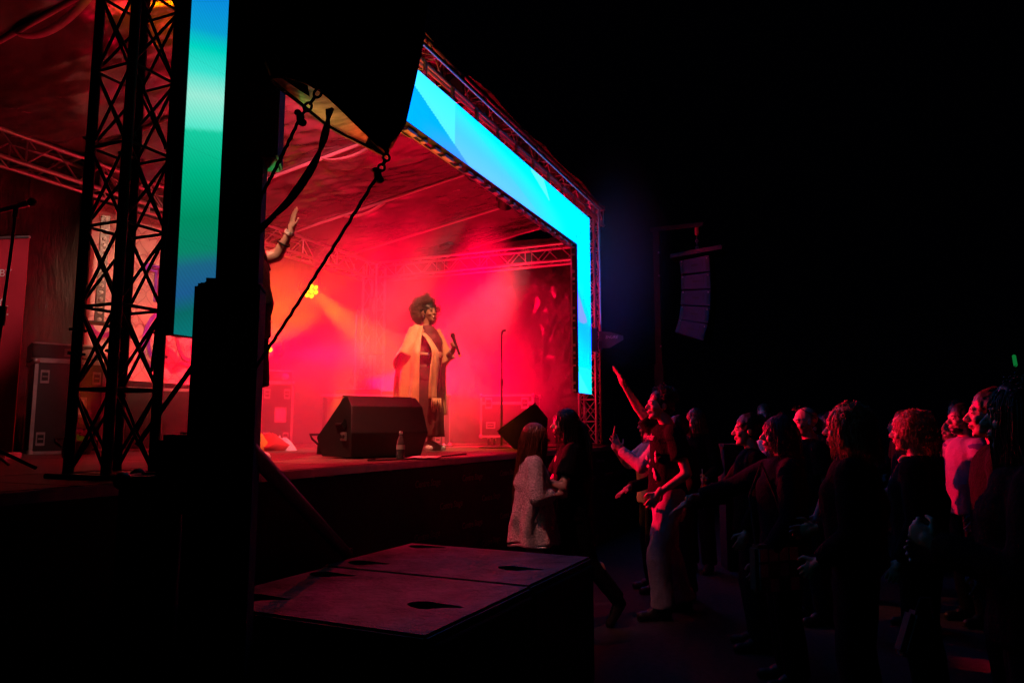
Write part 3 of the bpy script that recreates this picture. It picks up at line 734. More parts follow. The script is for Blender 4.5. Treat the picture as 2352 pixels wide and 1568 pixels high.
obj('stand_base', MB().lathe((-0.14, 0, -1.56), [(0.14, 0), (0.14, 0.012), (0.02, 0.03)], n=20), M_blkmetal, t)
obj('clamp_box', MB().box((-0.28, 0.05, 0.0), (0.2, 0.16, 0.34), bev=0.01), M_blk, t)

# ================================================================== LOUDSPEAKERS
def array_cabinet(t, p, tilt, w, d, h, name='array_cabinet'):
    """front looks along -y; p is centre of front edge; tilt nods the front down"""
    q = Matrix.Rotation(tilt, 3, 'X'); c = V(p) + q @ V((0, d / 2, 0))
    hb = h * 0.82
    prof = [(-d / 2, -h / 2), (d / 2, -hb / 2), (d / 2, hb / 2), (-d / 2, h / 2)]
    vs = [c + q @ V((-w / 2, y, z)) for y, z in prof] + [c + q @ V((w / 2, y, z)) for y, z in prof]
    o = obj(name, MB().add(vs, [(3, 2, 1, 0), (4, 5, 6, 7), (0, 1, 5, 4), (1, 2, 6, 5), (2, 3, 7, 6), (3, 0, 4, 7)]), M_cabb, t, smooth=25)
    for sx in (-1, 1):
        obj('handle_slot', MB().box(c + q @ V((sx * (w / 2 + 0.0), 0.0, 0)), (0.012, d * 0.24, h * 0.14), q, bev=0.004), M_blk, o)
        for yy in (-0.43, 0.43):
            obj('rigging_plate', MB().box(c + q @ V((sx * (w / 2 + 0.003), yy * d, 0)), (0.01, d * 0.11, h * 0.84), q, bev=0.002), M_blkmetal, o)
            obj('pin', MB().ell(c + q @ V((sx * (w / 2 + 0.01), yy * d, h * 0.34)), (0.012, 0.012, 0.012), nu=8, nv=6), M_steel, o)
        obj('seam_strip', MB().box(c + q @ V((sx * (w / 2 + 0.001), -0.27 * d, 0.02)), (0.008, 0.012, h * 0.5), q), M_blk, o)
    obj('grille', MB().box(c + q @ V((0, -d / 2 - 0.006, 0)), (w * 0.96, 0.012, h * 0.93), q, bev=0.003), M_grille, o)
    return o
M_cabb = mat('array_paint', (0.025, 0.03, 0.06), 0.5, 0, 0.15, 14, 0.25, 200)  # black paint tinted blue to carry the screen's light in its colour
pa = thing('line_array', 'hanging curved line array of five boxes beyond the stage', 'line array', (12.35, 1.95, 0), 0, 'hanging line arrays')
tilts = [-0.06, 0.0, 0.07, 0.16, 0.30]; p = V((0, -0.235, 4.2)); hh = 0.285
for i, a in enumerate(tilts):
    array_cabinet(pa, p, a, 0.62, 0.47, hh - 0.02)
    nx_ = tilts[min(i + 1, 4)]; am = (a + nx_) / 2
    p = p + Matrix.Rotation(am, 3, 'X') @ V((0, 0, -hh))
obj('fly_bar', MB().box((0, -0.02, 4.42), (0.6, 0.85, 0.07), Matrix.Rotation(-0.09, 3, 'X'), bev=0.008), M_blkmetal, pa)
for k in range(5):
    obj('chain_link', MB().lathe((0, 0.0, 4.5 + k * 0.055), [(0.02, -0.006), (0.028, 0), (0.02, 0.006), (0.014, 0), (0.02, -0.006)], ((1, 0, 0) if k % 2 else (0, 1, 0)), 10, caps=False), M_steel, pa)
obj('motor_hook', MB().cap((0, 0, 4.8), (0, 0, 4.9), 0.04, 0.03), mat('red_hook', (0.6, 0.04, 0.05), 0.4), pa)
ms = thing('speaker_mast', 'dark lifting mast behind the far line array', 'mast', (12.3, 2.62, 0), 0, 'lifting masts')
obj('outer_tube', MB().box((0, 0, 1.3), (0.16, 0.16, 2.6), bev=0.01), M_cloth_blk, ms); obj('inner_tube', MB().box((0, 0, 3.6), (0.11, 0.11, 2.6), bev=0.01), M_cloth_blk, ms)
for z in (4.5, 4.1, 2.9, 2.2): obj('bolt', MB().ell((-0.075, -0.05, z), (0.018,) * 3, nu=8, nv=6), M_steel, ms)
obj('jib_arm', MB().box((0, -0.35, 4.93), (0.06, 0.9, 0.07), bev=0.008), M_cloth_blk, ms)
for a in (20, 110, 200, 290): bar(ms, (0, 0, 1.1), (1.0 * math.cos(R_(a)), 1.0 * math.sin(R_(a)), 0.03), 0.03, M_alu_bl, 'outrigger')

# near mast and covered array
mn = thing('speaker_mast', 'black lifting mast rising in front of the stage near the camera', 'mast', (2.30, 2.25, 0), R_(-56), 'lifting masts')
obj('outer_tube', MB().box((-0.01, 0, 1.05), (0.25, 0.2, 2.1), bev=0.012), M_cloth_blk, mn)
obj('inner_tube', MB().box((0.02, 0.0, 2.7), (0.165, 0.15, 2.4), bev=0.01), M_cloth_blk, mn)
obj('carriage', MB().box((0.075, 0, 2.95), (0.175, 0.2, 0.62), bev=0.01), M_cloth_blk, mn)
obj('carriage', MB().box((0.06, 0, 3.55), (0.19, 0.2, 0.7), bev=0.01), M_cloth_blk, mn)
obj('collar', MB().box((-0.0, 0, 2.10), (0.23, 0.2, 0.05), bev=0.02), M_cloth_blk, mn)
obj('winch', MB().box((-0.15, -0.04, 1.35), (0.16, 0.22, 0.3), bev=0.02).lathe((-0.15, -0.16, 1.38), [(0.02, 0), (0.06, 0.0), (0.06, 0.05), (0.02, 0.05)], (0, -1, 0), 14), M_blkmetal, mn)
obj('jib_arm', MB().box((0.35, 0, 3.95), (0.9, 0.09, 0.1), bev=0.008), M_blkmetal, mn)
_iv = Matrix.Rotation(R_(56), 3, 'Z')
_w = lambda p: _iv @ (V(p) - V((2.30, 2.25, 0)))
bar(mn, _w((2.28, 2.15, 1.47)), _w((3.93, 2.82, .74)), 0.036, M_alu_bl, 'outrigger'); bar(mn, _w((3.93, 2.82, .78)), _w((3.93, 2.82, 0.0)), 0.03, M_alu_bl, 'outrigger')
bar(mn, (0.0, 0.05, 0.3), (-0.9, 0.5, 0.04), 0.04, M_alu_bl, 'outrigger')
bar(mn, (0.0, -0.05, 0.3), (-0.8, -0.55, 0.04), 0.04, M_alu_bl, 'outrigger');
rk = flight_case('black amplifier rack standing beside the near mast', (2.16, 2.47, 0), R_(-50), 0.2, 0.3, 1.22, castors=True, tall=False, doc=False, group='amplifier racks')
for c in list(rk.children):
    if c.name.startswith(('edge_rail', 'ball_corner')): c.data.materials.clear(); c.data.materials.append(M_blkmetal)
cable('black cable looped over the outrigger of the near mast', [(2.24, 2.13, 1.75), (2.254, 2.128, 1.62), (2.275, 2.11, 1.55), (2.28, 2.105, 1.50), (2.275, 2.115, 1.475), (2.262, 2.13, 1.49), (2.25, 2.135, 1.56), (2.24, 2.14, 1.7)], 0.007, group='cables on the near mast')
cable('black cable sagging from amplifier rack to near mast', [(2.0, 2.4, 1.46), (2.08, 2.35, 1.62), (2.2, 2.25, 1.9), (2.28, 2.2, 2.2)], 0.01, group='cables on the near mast')
cable('black cable beside the near tower', [(2.62, 3.02, 2.9), (2.60, 3.0, 2.6), (2.585, 3.0, 2.4), (2.63, 3.05, 2.25), (2.6, 3.05, 1.8)], 0.008, group='cables on the near mast')

M_cover = mat('rain_cover', (0.6, 0.52, 0.42), 0.8, 0, 0.4, 9, 0.6, 12, trans=0.75, streak=(1, 1, 7), spec=.1)  # far wall of the black cover made pale so it looks lit
ca = thing('covered_line_array', 'black rain cover hanging over the near line array', 'speaker cover', (0, 0, 0), 0, 'hanging line arrays')
hem = [(2.19, 2.001, 2.913), (2.091, 1.821, 2.839), (2.065, 1.656, 2.747), (2.116, 1.526, 2.615), (2.246, 1.479, 2.536), (2.37, 1.665, 2.648), (2.42, 1.889, 2.787), (2.353, 2.01, 2.896)]
hem = [V(h) for h in hem]
def dens(lp, k=4):
    n = len(lp); out = []
    for i in range(n):
        a, b, c, d = lp[i - 1], lp[i], lp[(i + 1) % n], lp[(i + 2) % n]
        for j in range(k):
            s = j / k; out.append(0.5 * ((2 * b) + (c - a) * s + (2 * a - 5 * b + 4 * c - d) * s * s + (3 * b - a - 3 * c + d) * s ** 3))
    return out
hem = dens(hem)
front = [V(q) for q in ((2.246, 1.47, 2.54), (2.272, 1.407, 2.661), (2.278, 1.371, 2.815), (2.283, 1.343, 2.958), (2.291, 1.309, 3.174), (2.276, 1.275, 3.405))]
rear = [V(q) for q in ((2.19, 2.001, 2.913), (2.18, 2.03, 2.98), (2.16, 2.06, 3.06), (2.14, 2.08, 3.13), (2.11, 2.10, 3.25), (2.073, 2.126, 3.402))]
loops = []
f0, r0 = front[0], rear[0]; ax0 = f0 - r0
for k, (f, r) in enumerate(zip(front, rear)):
    lp = []
    for q in hem:
        s = (q - r0).dot(ax0) / ax0.length_squared; off = q - (r0 + ax0 * s)
        wz = off * (1 + 0.06 * k) * (1 - 0.0 * k); wz.z *= max(0, 1 - 0.3 * k)
        p_ = r + (f - r) * s + wz
        n_ = 0.008 * fbm(p_ * 4.0, 1.0) if k else 0
        lp.append(p_ + off.normalized() * n_)
    loops.append(lp)
vs = [q for lp in loops for q in lp]; n = len(hem); fs = []
for i in range(len(loops) - 1):
    for j in range(n): a = i * n + j; b = i * n + (j + 1) % n; fs.append((a, b, b + n, a + n))
fs.append(tuple((len(loops) - 1) * n + j for j in range(n)))
o = obj('cover_cloth', MB().add(vs, fs), M_cover, ca, smooth=180); md = o.modifiers.new('s', 'SOLIDIFY'); md.thickness = 0.004; md.offset = -1
o.data.materials.append(M_cloth_blk); _cc = sum((q for q in hem), V()) / len(hem)  # near and upper faces stay black so no light shows on them
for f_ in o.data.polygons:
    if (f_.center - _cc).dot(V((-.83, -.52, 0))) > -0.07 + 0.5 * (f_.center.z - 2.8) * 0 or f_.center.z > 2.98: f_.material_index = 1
obj('hem', MB().tube(hem + [hem[0]], 0.008, 6), M_rope, ca)
for i in range(3):
    s = 0.25 + i * 0.16
    q = V((2.25, 1.72 - 0.02 * i, 3.02 + 0.17 * i)); obj('cabinet', MB().box(q, (0.2, 0.36, 0.15), Matrix.Rotation(R_(20 - 6 * i), 3, 'X'), bev=0.01), M_cab, ca)
obj('hanging_strap', MB().box((2.2, 1.7, 3.62), (0.05, 0.02, 0.5)), M_rope, ca)
def sling(label, a, b, end, loops_):
    t = thing('guy_rope', label, 'rope', a, 0, 'guy ropes of the near mast'); a = V(a); b = V(b); end = V(end); o0 = a
    d = (b - a); L_ = d.length; d /= L_; s1 = d.orthogonal().normalized(); 
    n = loops_
    for i in range(n):
        c = d * (L_ * (i + 0.5) / n); rr_ = L_ / n * 0.56; sd = (s1 if i % 2 else d.cross(s1))
        pts = [c + d * rr_ * math.cos(a_) + sd * 0.012 * math.sin(a_) for a_ in np.linspace(0, 2 * math.pi, 17)]
        obj('link', MB().tube(pts, 0.0052, 6), M_blkmetal, t)
    obj('knot', MB().ell(b - o0, (0.017, 0.015, 0.02)).ell(b - o0 + V((0.006, -0.006, -0.018)), (0.014, 0.016, 0.014)).ell(b - o0 + V((-0.008, 0.006, 0.016)), (0.012, 0.013, 0.012)), M_rope, t)
    e = end - o0; st = b - o0
    pts = [st.lerp(e, i / 40) + V((0.002 * math.sin(i * 2.6), 0.002 * math.cos(i * 2.6), -0.012 * 4 * (i / 40) * (1 - i / 40))) for i in range(41)]
    obj('rope', MB().tube(pts, 0.0068, 6), M_rope, t)
sling('taut black guy rope from the middle of the cover hem to the mast', (2.05, 1.643, 2.738), (2.032, 1.713, 2.638), (2.16, 2.1, 2.27), 4)
sling('long black guy rope from the front tip of the cover down to the mast', (2.238, 1.474, 2.532), (2.231, 1.51, 2.459), (2.26, 2.15, 1.68), 4)
for i, dx in enumerate((0.0, 0.012, -0.012)):
    cable(('topmost', 'middle', 'lowest')[i] + ' of three speaker cables drooping from the cover to the mast', [(2.31, 1.80 + dx, 2.80), (2.28 + dx, 1.797, 2.68), (2.235, 1.815 + dx, 2.54), (2.19, 1.895 + dx, 2.40 - abs(dx)), (2.165, 2.0 - dx, 2.29), (2.16, 2.1, 2.2 + dx)], 0.0085, group='speaker cables under the cover')

M_wood_sub = mat('blotchy_black_plywood', (0.12, 0.105, 0.11), 0.55, 0, 0.95, 4.5, 0.9, 22, crease=.25, cscale=2.0)
# ---- two subwoofers in the foreground, with foot cups sunk into their tops
def cup_poly(cx, cy, s, a):
    """flat far edge, bulging near edge, pointed at the right"""
    sh = [(0.0, -.15), (.02, .05), (.0, .095), (-.03, .115), (-.065, .11), (-.095, .075), (-.115, .02), (-.105, -.025), (-.07, -.055), (-.045, -.085), (-.028, -.14)]
    return [(cx + .045 + u * s / .088, cy + v * s / .088) for u, v in sh]
def subwoofer(label, x0, x1, y0, y1, h, cups, rot):
    cx, cy_ = (x0 + x1) / 2, (y0 + y1) / 2
    t = thing('subwoofer', label, 'subwoofer', (cx, cy_, 0), rot, 'subwoofers in the foreground')
    o = obj('cabinet', MB().box((0, 0, h / 2 + 0.01), (x1 - x0, y1 - y0, h - 0.02), bev=0.012), M_wood_sub, t)
    cut = MB()
    for (x, y, a) in cups: cut.prism([(px - cx, py - cy_, h - 0.05) for px, py in cup_poly(x, y, 0.088, a)], (0, 0, 0.1))
    co = obj('cutter', cut, M_blk, None, smooth=None); co.location = t.location; co.rotation_euler = t.rotation_euler
    bm_ = o.modifiers.new('cups', 'BOOLEAN'); bm_.object = co; bm_.operation = 'DIFFERENCE'; bm_.solver = 'EXACT'
    bpy.context.view_layer.update(); dg = bpy.context.evaluated_depsgraph_get(); me = bpy.data.meshes.new_from_object(o.evaluated_get(dg)); o.modifiers.clear(); o.data = me
    bpy.data.objects.remove(co)
    for (x, y, a) in cups: obj('foot_cup', MB().prism([(px - cx, py - cy_, h - 0.055) for px, py in cup_poly(x, y, 0.092, a)], (0, 0, 0.006)), M_blk, t)
    obj('grille', MB().box((0, (y0 - y1) / 2 - 0.012, h / 2), (x1 - x0 - 0.06, 0.02, h - 0.08), bev=0.005), M_grille, t)
    for sx in (-1, 1): obj('skid', MB().box((sx * (x1 - x0) * 0.35, 0, 0.006), (0.08, y1 - y0 - 0.1, 0.012)), M_blk, t)
    return t
subwoofer('scuffed black subwoofer nearest the camera, lying on the ground', 2.53, 3.50, 1.42, 2.68, 0.75, [(3.31, 2.52, 2.9), (2.95, 1.66, 2.9), (2.74, 2.45, 2.9)], R_(-2))
subwoofer('scuffed black subwoofer farther from the camera, touching the first', 3.515, 4.44, 1.40, 2.70, 0.75, [(4.33, 2.53, 2.9), (3.68, 2.52, 2.9), (3.9, 1.65, 2.9)], R_(-2))
# ================================================================== PEOPLE
TMP = bpy.data.scenes.new('workbench')
def remesh(mb, voxel, it=3, amp=0.0, nsc=8.0, seed=0.0, fac=0.5, aniso=None):
    me = mb.mesh('tmp'); o = bpy.data.objects.new('tmp', me); TMP.collection.objects.link(o)
    r = o.modifiers.new('r', 'REMESH'); r.mode = 'VOXEL'; r.voxel_size = voxel; r.adaptivity = 0
    if it: s = o.modifiers.new('s', 'SMOOTH'); s.factor = fac; s.iterations = it
    vl = TMP.view_layers[0]; vl.update(); out = bpy.data.meshes.new_from_object(o.evaluated_get(vl.depsgraph))
    bpy.data.objects.remove(o); bpy.data.meshes.remove(me)
    if amp:
        ax = aniso or (1, 1, 1)
        nr = [v.normal.copy() for v in out.vertices]
        for v, n in zip(out.vertices, nr):
            q = V((v.co.x * ax[0], v.co.y * ax[1], v.co.z * ax[2]))
            f = mnoise.noise(q * nsc + V((seed, 0, 0))) ; f = f + 0.5 * (1 - 2 * abs(mnoise.noise(q * nsc * 1.9 + V((0, seed, 3)))))
            v.co += n * amp * f
    out.polygons.foreach_set('use_smooth', [True] * len(out.polygons))
    return out
def join_meshes(ms):
    vs = []; fs = []
    for m in ms:
        o = len(vs); vs += [v.co[:] for v in m.vertices]; fs += [tuple(i + o for i in p.vertices) for p in m.polygons]
        bpy.data.meshes.remove(m)
    me = bpy.data.meshes.new('body'); me.from_pydata(vs, [], fs); me.polygons.foreach_set('use_smooth', [True] * len(fs)); me.update(); return me

BASE = dict(pelvis=(0, 0, .95), waist=(0, .005, 1.09), chest=(0, -.005, 1.27), neck=(0, -.02, 1.43), head=(0, .015, 1.60),
            shR=(.165, -.01, 1.375), shL=(-.165, -.01, 1.375), elR=(.23, -.03, 1.09), elL=(-.23, -.03, 1.09), wrR=(.23, .08, .86), wrL=(-.23, .08, .86),
            hipR=(.09, 0, .90), hipL=(-.09, 0, .90), knR=(.10, .025, .48), knL=(-.10, .025, .48), anR=(.10, -.02, .085), anL=(-.10, -.02, .085),
            toR=(.125, .15, .03), toL=(-.125, .15, .03))
def basis(f, u):
    f = V(f).normalized(); u = V(u); r = f.cross(u).normalized(); u = r.cross(f).normalized()
    return Matrix(((r.x, f.x, u.x), (r.y, f.y, u.y), (r.z, f.z, u.z)))
def head_mb(c, f, u, s=1.0, fem=False, smile=False):
    B = basis(f, u) * s; c = V(c); m = MB()
    def E(p, r): m.ell(c + B @ V(p), [q * s for q in r], B.normalized() if False else basis(f, u), 14, 10)
    E((0, -.014, .03), (.074, .094, .086)); E((0, .022, .0), (.066, .07, .085))
    E((0, .034, -.045), (.054, .052, .055)); E((0, .04, -.078), (.042 if fem else .047, .044, .032)); E((0, .074, -.098), (.018, .014, .014))
    E((0, .078, .026), (.048, .014, .013)); E((-.036, .064, -.026), (.024, .022, .022)); E((.036, .064, -.026), (.024, .022, .022))
    E((0, .088, -.052), (.024, .010, .0065)); E((0, .086, -.064), (.021, .011, .008)); E((0, .08, -.05), (.026, .012, .02))
    m.cap(c + B @ V((0, .084, .014)), c + B @ V((0, .110, -.024)), .008 * s, .0125 * s)
    E((-.011, .098, -.028), (.009, .010, .008)); E((.011, .098, -.028), (.009, .010, .008))
    for sx in (-1, 1): E((sx * .075, -.008, -.006), (.010, .020, .032)); E((sx * .031, .074, .004), (.016, .012, .010))
    return m
def hand_mb(w, d, n, thumb, pose='relaxed', s=1.0):
    """w wrist, d finger direction, n palm normal (fingers curl towards it), thumb = side vector sign"""
    w = V(w); d = V(d).normalized(); n = V(n); n = (n - d * n.dot(d)).normalized(); sd = d.cross(n) * thumb; m = MB()
    rot = Matrix(((sd.x, d.x, n.x), (sd.y, d.y, n.y), (sd.z, d.z, n.z)))
    m.ell(w + d * .045 * s, (.040 * s, .052 * s, .0155 * s), rot, 12, 8); m.cap(w - d * .03 * s, w + d * .03 * s, .025 * s, .026 * s)
    m.ell(w + d * .03 * s + sd * .022 * s + n * .006 * s, (.018 * s, .03 * s, .014 * s), rot)
    curl = {'flat': (.05, .08, .05), 'relaxed': (.35, .5, .35), 'grip': (1.1, 1.3, .8), 'fist': (1.4, 1.6, 1.1), 'spread': (.08, .12, .1)}[pose]
    spread = {'flat': .03, 'relaxed': .06, 'grip': .02, 'fist': .0, 'spread': .2}[pose]
    for i, (off, ln) in enumerate(((.030, .070), (.010, .079), (-.010, .073), (-.029, .058))):
        p = w + d * (.085 - abs(off - .005) * .25) * s + sd * off * s; dd = (d + sd * spread * (off / .03)).normalized(); nn = n
        a = 0; seg = (.46, .30, .24)
        for k in range(3):
            a += curl[k] * (1 + .06 * i); di = (dd * math.cos(a) + nn * math.sin(a)); q = p + di * ln * seg[k] * s
            r0 = (.0088 - .0007 * k) * s; m.cap(p, q, r0, r0 - .0007 * s, 10); p = q
    tc_ = {'flat': .25, 'spread': .0, 'relaxed': .45, 'grip': 1.0, 'fist': 1.1}[pose]
    p = w + d * .022 * s + sd * .030 * s; di = (d * .62 + sd * .78 + n * .25 * tc_).normalized(); q = p + di * .042 * s; m.cap(p, q, .0115 * s, .0098 * s, 10)
    di = (d * .85 + sd * (.45 - .7 * tc_) + n * .6 * tc_).normalized(); m.cap(q, q + di * .034 * s, .0096 * s, .0078 * s, 10)
    return m

class Person:
    def __init__(s, label, loc, rotz, H=1.7, bulk=1.0, skin=None, fem=False, J=None, hands=None, face=None, group=None, lean=None, name='person', legs=True, hv=.0046):
        s.t = thing(name, label, 'person', loc, rotz, group); k = H / 1.7; s.k = k; s.b = bulk; s.fem = fem
        j = {a: V(b) for a, b in BASE.items()}
        if fem:
            for a in ('shR', 'shL'): j[a].x *= .9
            for a in ('elR', 'elL', 'wrR', 'wrL'): j[a].x *= .93
        if J: j.update({a: V(b) for a, b in J.items()})
        s.j = {a: b * k for a, b in j.items()}; j = s.j
        s.fwd = V(face[0]).normalized() if face else V((0, 1, 0)); s.up = V(face[1]).normalized() if face and len(face) > 1 else V((0, 0, 1))
        s.skin = skin or M_skin
        m = MB(); s.torso(m, 0.0)
        m.cap(j['neck'], j['head'] - s.up * .05 * k, .056 * k, .05 * k)
        for S in 'RL':
            m.cap(j['sh' + S], j['el' + S], .047 * k * (bulk * .5 + .5), .039 * k * (bulk * .5 + .5)); m.cap(j['el' + S], j['wr' + S], .040 * k * (bulk * .4 + .6), .025 * k)
            if legs:
                m.cap(j['hip' + S], j['kn' + S], .084 * k * (bulk * .5 + .5), .056 * k); m.cap(j['kn' + S], j['an' + S], .054 * k, .034 * k)
                ca_ = j['kn' + S].lerp(j['an' + S], .3) + V((0, -.018 * k, 0)); m.ell(ca_, (.047 * k, .05 * k, .1 * k))
                m.cap(j['an' + S], j['to' + S], .034 * k, .026 * k)
        ms = [remesh(m, .0125, 3), remesh(head_mb(j['head'], s.fwd, s.up, k * 1.02, fem), .0058, 2, fac=.4)]
        for S in 'RL':
            hp = (hands or {}).get(S) or {}
            d = V(hp.get('d', (j['wr' + S] - j['el' + S]))); n = V(hp.get('n', (-1 if S == 'R' else 1, 0, 0)))
            dn = d.normalized(); nn = (n - dn * n.dot(dn)).normalized()
            ts = hp.get('thumb', 1 if S == 'R' else -1)
            ms.append(remesh(hand_mb(j['wr' + S], d, n, ts, hp.get('pose', 'relaxed'), k * 1.03), hv, 1))
        s.body = obj('body', join_meshes(ms), s.skin, s.t)
        B = basis(s.fwd, s.up); c = j['head']; s.B = B
        for sx in (-1, 1):
            obj('eye', MB().ell(c + B @ V((sx * .031, .0815, .005)) * k * 1.02, [.0115 * k, .006 * k, .0055 * k], B), M_eye, s.t)
            br = [c + B @ V((sx * x, y, .027)) * k * 1.02 for x, y in ((.016, .0905), (.032, .0865), (.047, .073))]
            obj('eyebrow', MB().tube(br, [.003 * k, .0038 * k, .002 * k], 6), M_hairdk, s.t)
        obj('lips', MB().ell(c + B @ V((0, .0955, -.0545)) * k * 1.02, [.019 * k, .0055 * k, .0045 * k], B).ell(c + B @ V((0, .0935, -.064)) * k * 1.02, [.016 * k, .006 * k, .005 * k], B), M_lip, s.t)
    def torso(s, m, g, hip=True):
        j, k, b = s.j, s.k, s.b
        up = (j['neck'] - j['pelvis']).normalized(); acr = (j['shR'] - j['shL']).normalized(); fw = up.cross(acr).normalized()
        R0 = Matrix(((acr.x, fw.x, up.x), (acr.y, fw.y, up.y), (acr.z, fw.z, up.z)))
        w = (j['shR'] - j['shL']).length / k / .33
        m.ell(j['chest'] + up * .02 * k, ((.150 * w) * k * b ** .5 + g, (.108 * k) * b + g, .175 * k + g * .6), R0, 16, 12)
        m.ell(j['waist'], (.135 * k * b + g, .102 * k * b * b ** .4 + g, .14 * k + g), R0, 16, 10)
        if s.fem:
            for sx in (-1, 1): m.ell(j['chest'] + R0 @ V((sx * .07, .08 * b, -.015)) * k, (.06 * k * b + g, .055 * k * b + g, .06 * k * b + g), R0)
        if hip: m.ell(j['pelvis'] - up * .01 * k, ((.155 if s.fem else .145) * k * b ** .8 + g, .115 * k * b ** .8 + g, .125 * k + g), R0, 16, 10)
        m.cap(j['shR'] - acr * .01 * k, j['neck'] - up * .03 * k, .055 * k + g, .058 * k + g * .5); m.cap(j['shL'] + acr * .01 * k, j['neck'] - up * .03 * k, .055 * k + g, .058 * k + g * .5)
        m.cap(j['shR'], j['shR'] - up * .04 * k, .056 * k + g, .05 * k + g); m.cap(j['shL'], j['shL'] - up * .04 * k, .056 * k + g, .05 * k + g)
    def shirt(s, m, sleeve=.55, g=.016, hem=None, amp=.006, name='shirt', flare=0.0, vox=.0125, label=None):
        j, k = s.j, s.k; mb = MB(); b = s.b
        up = (j['neck'] - j['pelvis']).normalized(); acr = (j['shR'] - j['shL']).normalized(); fw = up.cross(acr).normalized()
        R0 = Matrix(((acr.x, fw.x, up.x), (acr.y, fw.y, up.y), (acr.z, fw.z, up.z))); w = (j['shR'] - j['shL']).length / k / .33
        mb.ell(j['chest'] + up * .03 * k, ((.152 * w) * k * b ** .5 + g, (.11 * k) * b + g, .165 * k + g * .4), R0, 18, 12)
        if s.fem: mb.ell(j['chest'] + R0 @ V((0, .055 * b, -.02)) * k, (.125 * k * b + g, .085 * k * b + g, .09 * k * b + g), R0, 16, 10)
        for S in 'RL':
            sg = 1 if S == 'R' else -1
            mb.cap(j['sh' + S] - acr * .01 * k * sg, j['neck'] - up * .035 * k, .055 * k + g, .056 * k + g * .4); mb.cap(j['sh' + S], j['sh' + S] - up * .04 * k, .056 * k + g, .05 * k + g)
        hz_ = (hem if hem is not None else .9) * k; pv = j['pelvis']
        ring = [(j['chest'] + up * .03 * k, .15 * w * b ** .5, .108 * b), (j['chest'] - up * .06 * k, .150 * w * b ** .5, .112 * b + (.03 if s.fem else 0)), (j['waist'], .146 * b, .112 * b * b ** .3 + (.012 if s.fem else 0)),
                (pv + up * .04 * k, .152 * b ** .9, .116 * b), (V((pv.x, pv.y, hz_)), .166 * b ** .8 + flare, .130 * b ** .8 + flare)]
        vs = []; fs = []; n = 28
        for (c, rx, ry) in ring:
            for q in range(n):
                an = 2 * math.pi * q / n; vs.append(c + acr * (rx * k + g) * math.cos(an) + fw * (ry * k + g) * math.sin(an))
        for i in range(len(ring) - 1):
            for q in range(n): a0 = i * n + q; a1 = i * n + (q + 1) % n; fs.append((a0, a1, a1 + n, a0 + n))
        fs += [tuple(range(n)), tuple((len(ring) - 1) * n + q for q in range(n))]
        mb.add(vs, fs)
        for S in 'RL':
            a, e, w = j['sh' + S], j['el' + S], j['wr' + S]; r = (s.b * .5 + .5)
            if sleeve <= 1: mb.tube([a, a.lerp(e, sleeve)], [.058 * k * r + g, .056 * k * r + g * 1.5], 14)
            else: mb.tube([a, a.lerp(e, .8)], [.058 * k * r + g, .046 * k * r + g * 1.1], 14); mb.cap(a.lerp(e, .7), e, .048 * k * r + g, .043 * k * r + g); mb.tube([e, e.lerp(w, sleeve - 1)], [.043 * k * r + g, .032 * k + g], 14)
        o = obj(name, remesh(mb, vox, 3, amp * 1.3, 9, (len(s.t.name) * 7 + int(s.t.location.x * 10)) % 50, aniso=(1, 1, .65)), m, s.t)
        if label: o['label'] = label
        return o
    def trousers(s, m, length=1.0, g=.016, amp=.006, name='trousers', wide=0.0):
        j, k = s.j, s.k; mb = MB(); pv = j['pelvis']
        mb.ell(pv - V((0, 0, .02 * k)), (.152 * k * s.b ** .8 + g, .118 * k * s.b ** .8 + g, .12 * k))
        for S in 'RL':
            h, n, a = j['hip' + S], j['kn' + S], j['an' + S]; r = s.b * .5 + .5
            if length <= .55: mb.tube([h + V((0, 0, .03 * k)), h.lerp(n, length / .55 * 1.0)], [.088 * k * r + g, .072 * k * r + g + wide], 16)
            else:
                mb.cap(h, n, .088 * k * r + g, .058 * k + g + wide * .6); mb.cap(h.lerp(n, .9), n, .058 * k + g + wide * .6, .058 * k + g + wide * .6)
                e = n.lerp(a, (length - .5) / .5); mb.tube([n, e], [.058 * k + g + wide * .6, .05 * k + g + wide], 16)
        return obj(name, remesh(mb, .0125, 2, amp, 8, 3 + int(s.t.location.x * 10) % 40, aniso=(1, 1, .7)), m, s.t)
    def shoes(s, m, g=.008, sole=None):
        j, k = s.j, s.k
        for S in 'RL':
            a, t = j['an' + S], j['to' + S]; d = (t - a); mb = MB()
            heel = a + V((0, 0, -.045 * k)) - d.normalized() * .03 * k if True else a
            mb.cap(heel, t, .034 * k + g, .030 * k + g); mb.cap(a, t.lerp(a, .5), .036 * k + g, .032 * k + g)
            o = obj('shoe', remesh(mb, .008, 2), m, s.t)
            dn = V((d.x, d.y, d.z)).normalized(); 
            mid = heel.lerp(t, .5) + V((0, 0, -.030 * k)); q = V((0, 1, 0)).rotation_difference((t - heel).normalized()).to_matrix()
            obj('sole', MB().box(mid, (.075 * k, (t - heel).length + .075 * k, .022 * k), q, bev=.01), sole or m, o)
